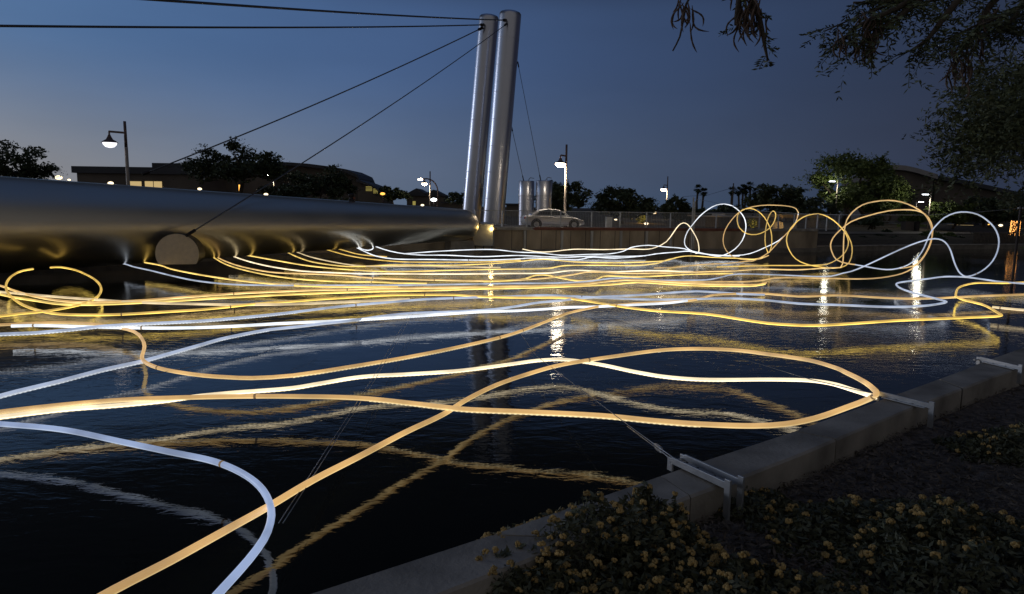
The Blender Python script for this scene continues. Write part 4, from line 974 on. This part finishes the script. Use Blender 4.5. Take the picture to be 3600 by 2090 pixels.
# fairy lit trunk
p = at_d(3566, 850, 70); ft = empty('fairy_lit_trunk', (p.x, 70, 1.2), 'tree trunk wrapped in orange fairy lights at the right edge', 'lit trunk')
b = MB(); a0 = at_d(3562, 852, 70); a1 = at_d(3572, 776, 70); a0.z -= .3
b.tube([a0, a0.lerp(a1, .5), a1], [.42, .36, .34], 12); b.build('trunk', M_bark, ft, True)
rnd = random.Random(5); b = MB()
for k in range(230):
    u = k/230; c_ = a0.lerp(a1, .12+.88*u); an = k*.83+rnd.uniform(-.3, .3); r_ = .43-.05*u; b.ball(c_+Vector((math.cos(an)*r_, math.sin(an)*r_, rnd.uniform(-.05, .05))), .038, 5, 3)
o = b.build('fairy_lights', M_fairy, ft); o['kind'] = 'stuff'
b = MB()
leaf_cloud(b, a1+Vector((0, 0, 1.8)), (2.2, 1.5, 1.2), 1500, .2, rnd); b.build('crown', M_leaf, ft)
# warm lit pavilion behind trees at right
def box_building(name, x0, x1, y0, y1, Y, depth, m, lab, roof=None, windows=(), wm=None, cat='building', roof_h=.25):
    a = at_d(x0, y0, Y); c_ = at_d(x1, y1, Y); zt = (a.z+at_d(x1, y0, Y).z)/2; base = Vector(((a.x+c_.x)/2, Y+depth/2, 1.5)); t = empty(name, base, lab, cat)
    w_ = c_.x-a.x
    b = MB(); b.box((base.x, base.y, (zt+1.5)/2), (w_, depth, zt-1.5)); b.build('wall', m, t)
    b = MB(); b.box((base.x, base.y-.1, zt+roof_h/2+.003), (w_+.8, depth+.8, roof_h)); b.build('roof', roof or M_roof, t)
    for (u0, v0, u1, v1, mm) in windows:
        p = at_d(u0, v0, Y-.03); q = at_d(u1, v1, Y-.03)
        b = MB(); b.box(((p.x+q.x)/2, Y-.02, (p.z+q.z)/2), (abs(q.x-p.x), .04, abs(p.z-q.z))); wo = b.build('window', mm, t)
        b = MB(); n_ = max(1, int(abs(q.x-p.x)/1.2))
        for k in range(n_+1): b.box((min(p.x, q.x)+abs(q.x-p.x)*k/n_, Y-.06, (p.z+q.z)/2), (.07, .05, abs(p.z-q.z)+.1))
        b.build('mullion', M_dark, wo)
    return t
box_building('low_building', 270, 700, 612, 690, 95, 14, M_bld, 'long low dark building with two lit windows at left', windows=[(445, 638, 500, 664, M_win), (508, 638, 572, 668, M_win), (838, 650, 850, 672, M_orange)], roof_h=.9)
box_building('low_building', 550, 960, 594, 690, 104, 10, M_bld, 'taller dark flat block behind the broad tree', roof_h=.7, windows=[(452, 616, 474, 626, M_win), (524, 617, 538, 624, M_win), (585, 615, 625, 620, M_win)])
box_building('gabled_house', 1430, 1560, 690, 730, 120, 8, M_bld, 'small dark gabled house between hall and pylons', windows=[(1450, 708, 1462, 722, M_winy)])
p = at_d(1430, 690, 120); q = at_d(1556, 690, 120)
gh = [o for o in C.objects if o.name == 'gabled_house'][0]
b = MB()
for x0_, x1_, h_ in ((p.x, p.x+(q.x-p.x)*.55, 1.1), (p.x+(q.x-p.x)*.5, q.x, .9)):
    b.add([(x0_-.3, 119.6, p.z+.26), (x1_+.3, 119.6, p.z+.26), ((x0_+x1_)/2, 119.6, p.z+.26+h_), (x0_-.3, 128, p.z+.26), (x1_+.3, 128, p.z+.26), ((x0_+x1_)/2, 128, p.z+.26+h_)], [(0, 1, 2), (3, 5, 4), (0, 2, 5, 3), (1, 4, 5, 2)])
b.build('gable_roof', M_roof, gh)
box_building('low_building', 1780, 1850, 722, 770, 110, 8, M_bld, 'dark low block between right pylon and short cylinder')
box_building('low_building', 1560, 1680, 716, 760, 115, 8, M_bld, 'low dull block behind the bare tree')
# curved halls: arc roof extruded
def curved_hall(name, outline, Y, depth, lab, mroof, mwall, louvers=None, thick=.5, turn=0):
    t0 = at_d(*outline[0], Y); t = empty(name, (t0.x, Y, 1.5), lab, 'building'); pts = [at_d(x, y, Y) for x, y in outline]
    n = len(pts); vs = [p for p in pts]+[Vector((p.x, p.y+.0, 1.5)) for p in pts]
    sh = Vector((turn, depth, 0)); vs2 = [v+sh for v in vs]
    b = MB(); b.add(vs+vs2, [tuple(list(range(n))+list(reversed(range(n, 2*n))))]+[tuple(reversed([i+2*n for i in list(range(n))+list(reversed(range(n, 2*n)))]))]+[(0, n, 3*n, 2*n), (n-1, 3*n-1, 4*n-1, 2*n-1)])
    b.build('wall', mwall, t)
    b = MB(); up = Vector((0, 0, thick)); f0 = Vector((0, -1.2, 0))
    lo = [p+f0+Vector((0, 0, .01)) for p in pts]; hi = [p+up for p in lo]; lo2 = [p+sh for p in lo]; hi2 = [p+sh for p in hi]
    b.add(lo+hi+lo2+hi2, [(i, i+1, n+i+1, n+i) for i in range(n-1)]+[(n+i, n+i+1, 3*n+i+1, 3*n+i) for i in range(n-1)]+[(i, 2*n+i, 2*n+i+1, i+1) for i in range(n-1)]+[(0, n, 3*n, 2*n), (n-1, 3*n-1, 4*n-1, 2*n-1)][:2])
    b.build('roof', mroof, t, False)
    if louvers:
        for (x0, y0, x1, y1, k) in louvers:
            for j in range(k):
                v0 = y0+(y1-y0)*(j+.1)/k; v1 = y0+(y1-y0)*(j+.6)/k; p = at_d(x0, v0, Y-.05); q = at_d(x1, v1, Y-.05)
                b = MB(); b.box(((p.x+q.x)/2, Y-.03, (p.z+q.z)/2), (abs(q.x-p.x), .05, abs(p.z-q.z))); b.build('lit_louver', M_winy, t)
    return t
curved_hall('curved_hall', [(900, 590), (960, 583), (1020, 584), (1090, 589), (1160, 598), (1220, 608), (1260, 626), (1268, 640)], 110, 12, 'dark hall with a low curved roof behind the pipe', M_roof, M_bld)
curved_hall('curved_hall', [(1258, 640), (1290, 650), (1320, 662), (1337, 676), (1342, 690)], 106, 10, 'rounded end wing with yellow lit louvers', M_roof, M_bld, louvers=[(1286, 656, 1308, 674, 4), (1312, 664, 1328, 682, 4)], thick=.3)
curved_hall('curved_hall', [(3050, 612), (3090, 601), (3130, 598), (3170, 601), (3210, 610), (3250, 622), (3282, 632)], 120, 30, 'hall with a pale arched metal roof behind the trees at right', M_roofl, M_bld, thick=.8, turn=10)
curved_hall('long_hall', [(3290, 634), (3380, 650), (3480, 672), (3560, 690), (3700, 712)], 122, 20, 'long dark hall whose roof slopes down to the right edge', M_roof, M_bld, thick=.7)
# small things behind the fence on the right
box_building('low_building', 2480, 2690, 765, 815, 66, 5, M_bld, 'low grey block behind the fence right of the mast', roof=M_white2, roof_h=.12)
box_building('kiosk', 2550, 2640, 752, 790, 74, 5, M_white2, 'small pale kiosk roof above the fence', cat='kiosk', roof_h=.12)
box_building('low_building', 2760, 2870, 766, 822, 62, 6, M_bld, 'dark building with a yellow fascia inside the loops', roof=surf('yellow_fascia', (.35, .24, .06), .7, var=.1), roof_h=.3, windows=[(2835, 766, 2846, 774, M_glass)])
box_building('kiosk', 2755, 2800, 782, 820, 60, 2.5, M_white2, 'small pale panel box behind the fence under the big ring', cat='kiosk', roof_h=.08)
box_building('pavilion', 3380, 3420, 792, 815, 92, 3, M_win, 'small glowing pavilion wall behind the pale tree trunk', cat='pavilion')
box_building('pavilion', 3515, 3600, 800, 815, 100, 4, M_bld, 'dim pavilion under lamps at the far right', windows=[(3520, 800, 3540, 812, M_win), (3560, 798, 3572, 810, M_win)], cat='pavilion')
box_building('garden_wall', 2960, 3120, 780, 818, 78, .4, M_bld, 'plain grey garden wall behind the forked tree stems', cat='wall', roof_h=.06)
box_building('garden_wall', 3075, 3150, 788, 815, 76, .4, M_white2, 'pale garden wall piece behind the forked stems', cat='wall', roof_h=.06)
def lit_tree(px, py, w, h, Y, lab, seed):
    rnd = random.Random(seed); c_ = at_d(px, py, Y); t = empty('lit_tree', (c_.x, Y, 1.6), lab, 'tree'); rw = w*Y/2400/2; rh = h*Y/2400/2
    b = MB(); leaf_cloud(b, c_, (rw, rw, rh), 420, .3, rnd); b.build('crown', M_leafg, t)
    b = MB(); b.tube([(c_.x, Y, 1.6), c_], .1, 6); b.build('trunk', M_bark, t)
    l = bpy.data.lights.new('uplight', 'POINT'); l.energy = 110; l.color = (1, .55, .12); l.shadow_soft_size = .1
    lo = bpy.data.objects.new('uplight', l); C.objects.link(lo); lo.parent = t; lo.location = (0, -1.6, .5)
    b = MB(); b.lathe([(.08, 0), (.1, .12), (.001, .13)], (c_.x, Y-1.6, 1.6), 8); b.build('ground_lamp', M_dark, t)
lit_tree(2643, 785, 34, 30, 62, 'small tree lit orange from below within the first loops', 61)
lit_tree(2728, 783, 34, 24, 63, 'small orange lit tree under the yellow teardrop', 62)
lit_tree(2255, 765, 34, 40, 76, 'small orange lit tree right of the leafy tree', 63)

# ------------------------------------------------------------------ white car
def car(loc, rz, lab):
    t = empty('parked_car', loc, lab, 'car', rz=rz)
    M4 = Matrix.Translation(loc) @ Matrix.Rotation(rz, 4, 'Z')
    def tf(v): return M4 @ Vector(v)
    Lc = 4.6
    # side profile (x forward), y half width, z
    lower = [(-2.25, .42), (-2.3, .62), (-2.24, .84), (-2.05, .94), (-1.6, .97), (-.9, .95), (0, .92), (.8, .92), (1.3, .87), (1.8, .78), (2.15, .66), (2.28, .52), (2.26, .34), (1.85, .24), (-1.9, .24), (-2.2, .3)]
    b = MB(); ys = [-.86, -.8, -.5, 0, .5, .8, .86]; n = len(lower)
    for y in ys:
        k = 1-.10*(abs(y)/.86)**4
        for (x, z) in lower: b.v.append(tf((x*(1-.03*(abs(y)/.86)**3), y, .24+(z-.24)*k)))
    for i in range(len(ys)-1):
        for j in range(n): b.f.append((i*n+j, i*n+(j+1) % n, (i+1)*n+(j+1) % n, (i+1)*n+j))
    b.f.append(tuple(range(n))); b.f.append(tuple(reversed(range((len(ys)-1)*n, len(ys)*n))))
    b.build('body', M_white, t, True)
    roof = [(-1.75, .93), (-1.45, 1.12), (-1.0, 1.33), (-.5, 1.42), (.05, 1.42), (.5, 1.32), (.95, 1.08), (1.15, .91)]
    b = MB(); n = len(roof)
    for y, k in ((-.72, 1), (-.58, 1), (.58, 1), (.72, 1)):
        for (x, z) in roof: b.v.append(tf((x, y*(1-.22*(z-.93)/.5)*1.0, z if abs(y) < .6 else z-.03)))
    for i in range(3):
        for j in range(n-1): b.f.append((i*n+j, i*n+j+1, (i+1)*n+j+1, (i+1)*n+j))
    b.f.append(tuple(range(n))); b.f.append(tuple(reversed(range(3*n, 4*n))))
    b.build('roof', M_white, t, True)
    for s_ in (-1, 1):
        for nm, poly in (('window', [(-1.35, .99), (-1.1, 1.2), (-.65, 1.33), (-.3, 1.345), (-.3, .98)]), ('window', [(-.22, .98), (-.22, 1.345), (.05, 1.345), (.42, 1.26), (.82, 1.0)])):
            b = MB(); f_ = []
            for (x, z) in poly: f_.append(tf((x, s_*(.72*(1-.22*(z-.93)/.5)+.022), z)))
            for (x, z) in poly: f_.append(tf((x, s_*(.72*(1-.22*(z-.93)/.5)+.002), z)))
            k = len(poly); b.add(f_, [tuple(range(k)), tuple(reversed(range(k, 2*k)))]+[(i, (i+1) % k, k+(i+1) % k, k+i) for i in range(k)]); b.build(nm, M_glass, t)
    b = MB(); b.add([tf((.56, -.5, 1.31)), tf((.56, .5, 1.31)), tf((1.12, .62, .95)), tf((1.12, -.62, .95))], [(0, 1, 2, 3)]); b.build('windscreen', M_glass, t)
    b = MB(); b.add([tf((-1.12, -.5, 1.3)), tf((-1.12, .5, 1.3)), tf((-1.72, .6, .97)), tf((-1.72, -.6, .97))], [(0, 3, 2, 1)]); b.build('rear_window', M_glass, t)
    for x in (-1.38, 1.42):
        for s_ in (-1, 1):
            Mx = (Matrix.Rotation(rz, 3, 'Z') @ Matrix.Rotation(R(90), 3, 'X'))
            b = MB(); c_ = tf((x, s_*.80, .32)); b.lathe([(.2, -.1), (.3, -.1), (.325, -.07), (.325, .07), (.3, .1), (.2, .1)], c_, 24, Mx); wh = b.build('wheel', M_rubber, t, True)
            b = MB(); b.lathe([(.001, -.09), (.06, -.1), (.06, -.06), (.19, -.075), (.2, -.095), (.215, -.095)], c_, 20, Mx)
            b.lathe([(.001, .09), (.06, .1), (.06, .06), (.19, .075), (.2, .095), (.215, .095)], c_, 20, Mx); b.build('rim', M_galv, wh, True)
            b = MB(); b.lathe([(.39, -.012), (.40, .012), (.33, .012), (.33, -.012)], tf((x, s_*.868, .33)), 24, Mx); b.build('wheel_arch', M_dark, t, True)
    for s_ in (-1, 1):
        b = MB(); b.box(tf((-2.17, s_*.66, .76)), (.16, .3, .16), rz); b.build('tail_light', M_tail, t, bevel=.03)
        b = MB(); b.box(tf((2.06, s_*.62, .62)), (.22, .3, .12), rz); b.build('headlight', M_glass, t, bevel=.03)
        b = MB(); b.box(tf((.72, s_*.93, 1.0)), (.12, .16, .1), rz); b.build('mirror', M_white, t, bevel=.02)
    for s_ in (-1, 1):
        b = MB(); b.beam(tf((-1.0, s_*.872, .33)), tf((1.0, s_*.872, .33)), .015, .03); b.build('sill_trim', M_dark, t)
    return t
cp = at_d(1944, 804, 49.6)
car((cp.x, 50.6, 1.62), .18, 'white sedan parked facing right behind the fence')
# planters, bins behind the fence
for i, (px, Y, w_, lab) in enumerate([(2140, 54, .5, 'pale litter bin seen through the fence'), (3043+180, 72, .4, 'short bollard beside the lower path lamp'), (3190, 73, .9, 'square planter box beside the path')]):
    p = at_d(px, 800, Y); z0 = 1.6 if Y < 60 else 1.3
    t = empty('litter_bin' if i == 0 else ('bollard' if i == 1 else 'planter'), (p.x, Y, z0), lab, ['bin', 'bollard', 'planter'][i])
    b = MB(); b.box((p.x, Y, z0+.45), (w_, w_, .9)); b.build('body', [M_galv, M_dark, M_bld][i], t, bevel=.03)
    b = MB(); b.box((p.x, Y, z0+.93), (w_+.06, w_+.06, .05)); b.build('rim', M_dark, t, bevel=.01)

# ------------------------------------------------------------------ flowering bushes on the near bank
def lantana(poly_c, rx, ry, h, lab, seed, nf, nl=9000):
    nf = int(nf*1.45)
    """mounded bush with clustered round flower heads"""
    rnd = random.Random(seed); c_ = at_z(*poly_c, ZG); t = empty('flower_bush', c_, lab, 'flowering bush', 'orange flowering bushes on the near bank')
    ph = [rnd.uniform(0, 6.28) for _ in range(6)]
    def top(a, r_):  # uneven mound
        return h*(1-r_**2.6)*(.72+.18*math.sin(3*a+ph[0])+.14*math.sin(7*a*r_+ph[1])+.16*math.sin(9*r_+ph[2]))
    lf = MB(); st_ = MB()
    for k in range(nl):
        a = rnd.uniform(0, 6.28); r_ = math.sqrt(rnd.random())*(1+.08*math.sin(5*a+ph[3])+.05*math.sin(11*a+ph[4])); zt = max(.02, top(a, min(1, r_)))
        u = 1-abs(rnd.gauss(0, .35)); p = c_+Vector((math.cos(a)*r_*rx, math.sin(a)*r_*ry, zt*max(.05, u)+rnd.uniform(0, .05)))
        d = Vector((rnd.gauss(0, 1), rnd.gauss(0, 1), rnd.gauss(.3, .6))).normalized(); s_ = rnd.uniform(.018, .042); w_ = d.cross(Vector((rnd.gauss(0, 1), rnd.gauss(0, 1), rnd.gauss(0, 1)))).normalized()*s_*.38
        n0 = len(lf.v); lf.v += [p-d*s_, p+w_-d*s_*.1, p+d*s_, p-w_-d*s_*.1]; lf.f.append((n0, n0+1, n0+2, n0+3))
    fl = MB()
    for k in range(nf):
        a = rnd.uniform(0, 6.28); r_ = math.sqrt(rnd.random())*.99; zt = max(.03, top(a, r_)); hgt = rnd.uniform(.0, .07)
        p = c_+Vector((math.cos(a)*r_*rx, math.sin(a)*r_*ry, zt+hgt)); R_ = rnd.uniform(.019, .031)
        lf.tube([p-Vector((rnd.gauss(0, .02), rnd.gauss(0, .02), .12)), p], .002, 3, False)
        for j in range(13):   # florets
            v = Vector((rnd.gauss(0, 1), rnd.gauss(0, 1), abs(rnd.gauss(0, .9)))).normalized()*R_*.75; fl.ball(p+v, R_*.42, 5, 3)
    lf.build('foliage', M_bushleaf, t); o_ = fl.build('flower_heads', M_flower, t, True); o_['kind'] = 'stuff'
    return t
lantana((2110, 2010), .95, .62, .44, 'nearest flower bush spilling toward the kerb with many orange heads', 11, 170)
lantana((2270, 1940), .5, .42, .40, 'flower bush just behind the nearest one, by the double bracket', 12, 90)
lantana((2640, 2150), .8, .45, .26, 'low flower bush at the bottom edge centre right', 13, 70, 7000)
lantana((1820, 2110), .55, .34, .28, 'small flower bush at the bottom edge beside the kerb', 14, 46, 4000)
lantana((3180, 1900), 1.2, .6, .24, 'wide dim flower bush in the middle of the right bank', 15, 62, 9000)
lantana((3450, 2030), 1.1, .8, .34, 'dim flower bush in the bottom right corner', 16, 50, 9000)
lantana((3620, 1600), .9, .5, .26, 'distant dim flower bush at the right edge', 17, 32, 7000)
lantana((2640, 1800), .4, .3, .18, 'tiny sprig of flowers in the mulch right of the double bracket', 18, 14, 1500)
# ground cover of fallen pods and little leaves
rnd = random.Random(77); b = MB()
for k in range(26000):
    px = rnd.uniform(2200, 3900); py = rnd.uniform(1330, 2200); p = at_z(px, py, ZG)
    if coping_pt and (p.x*0+1):
        pass
    # keep on the land side of the kerb
    lim = 1300+(3569-px)*.3925
    if py < lim+62: continue
    p.z += rnd.uniform(.01, .07); d = Vector((rnd.gauss(0, 1), rnd.gauss(0, 1), rnd.gauss(.1, .35))).normalized(); s_ = rnd.uniform(.012, .05); w_ = d.cross(Vector((0, 0, 1))+Vector((rnd.gauss(0, .4), rnd.gauss(0, .4), 0))).normalized()*s_*.28
    n0 = len(b.v); b.v += [p-d*s_, p+w_, p+d*s_, p-w_]; b.f.append((n0, n0+1, n0+2, n0+3))
tag(b.build('ground_cover', surf('litter', (.15, .12, .09), .9, var=.7, scale=7, bmp=0)), 'dark leafy ground cover and fallen twigs over the near bank', 'ground cover', kind='stuff')
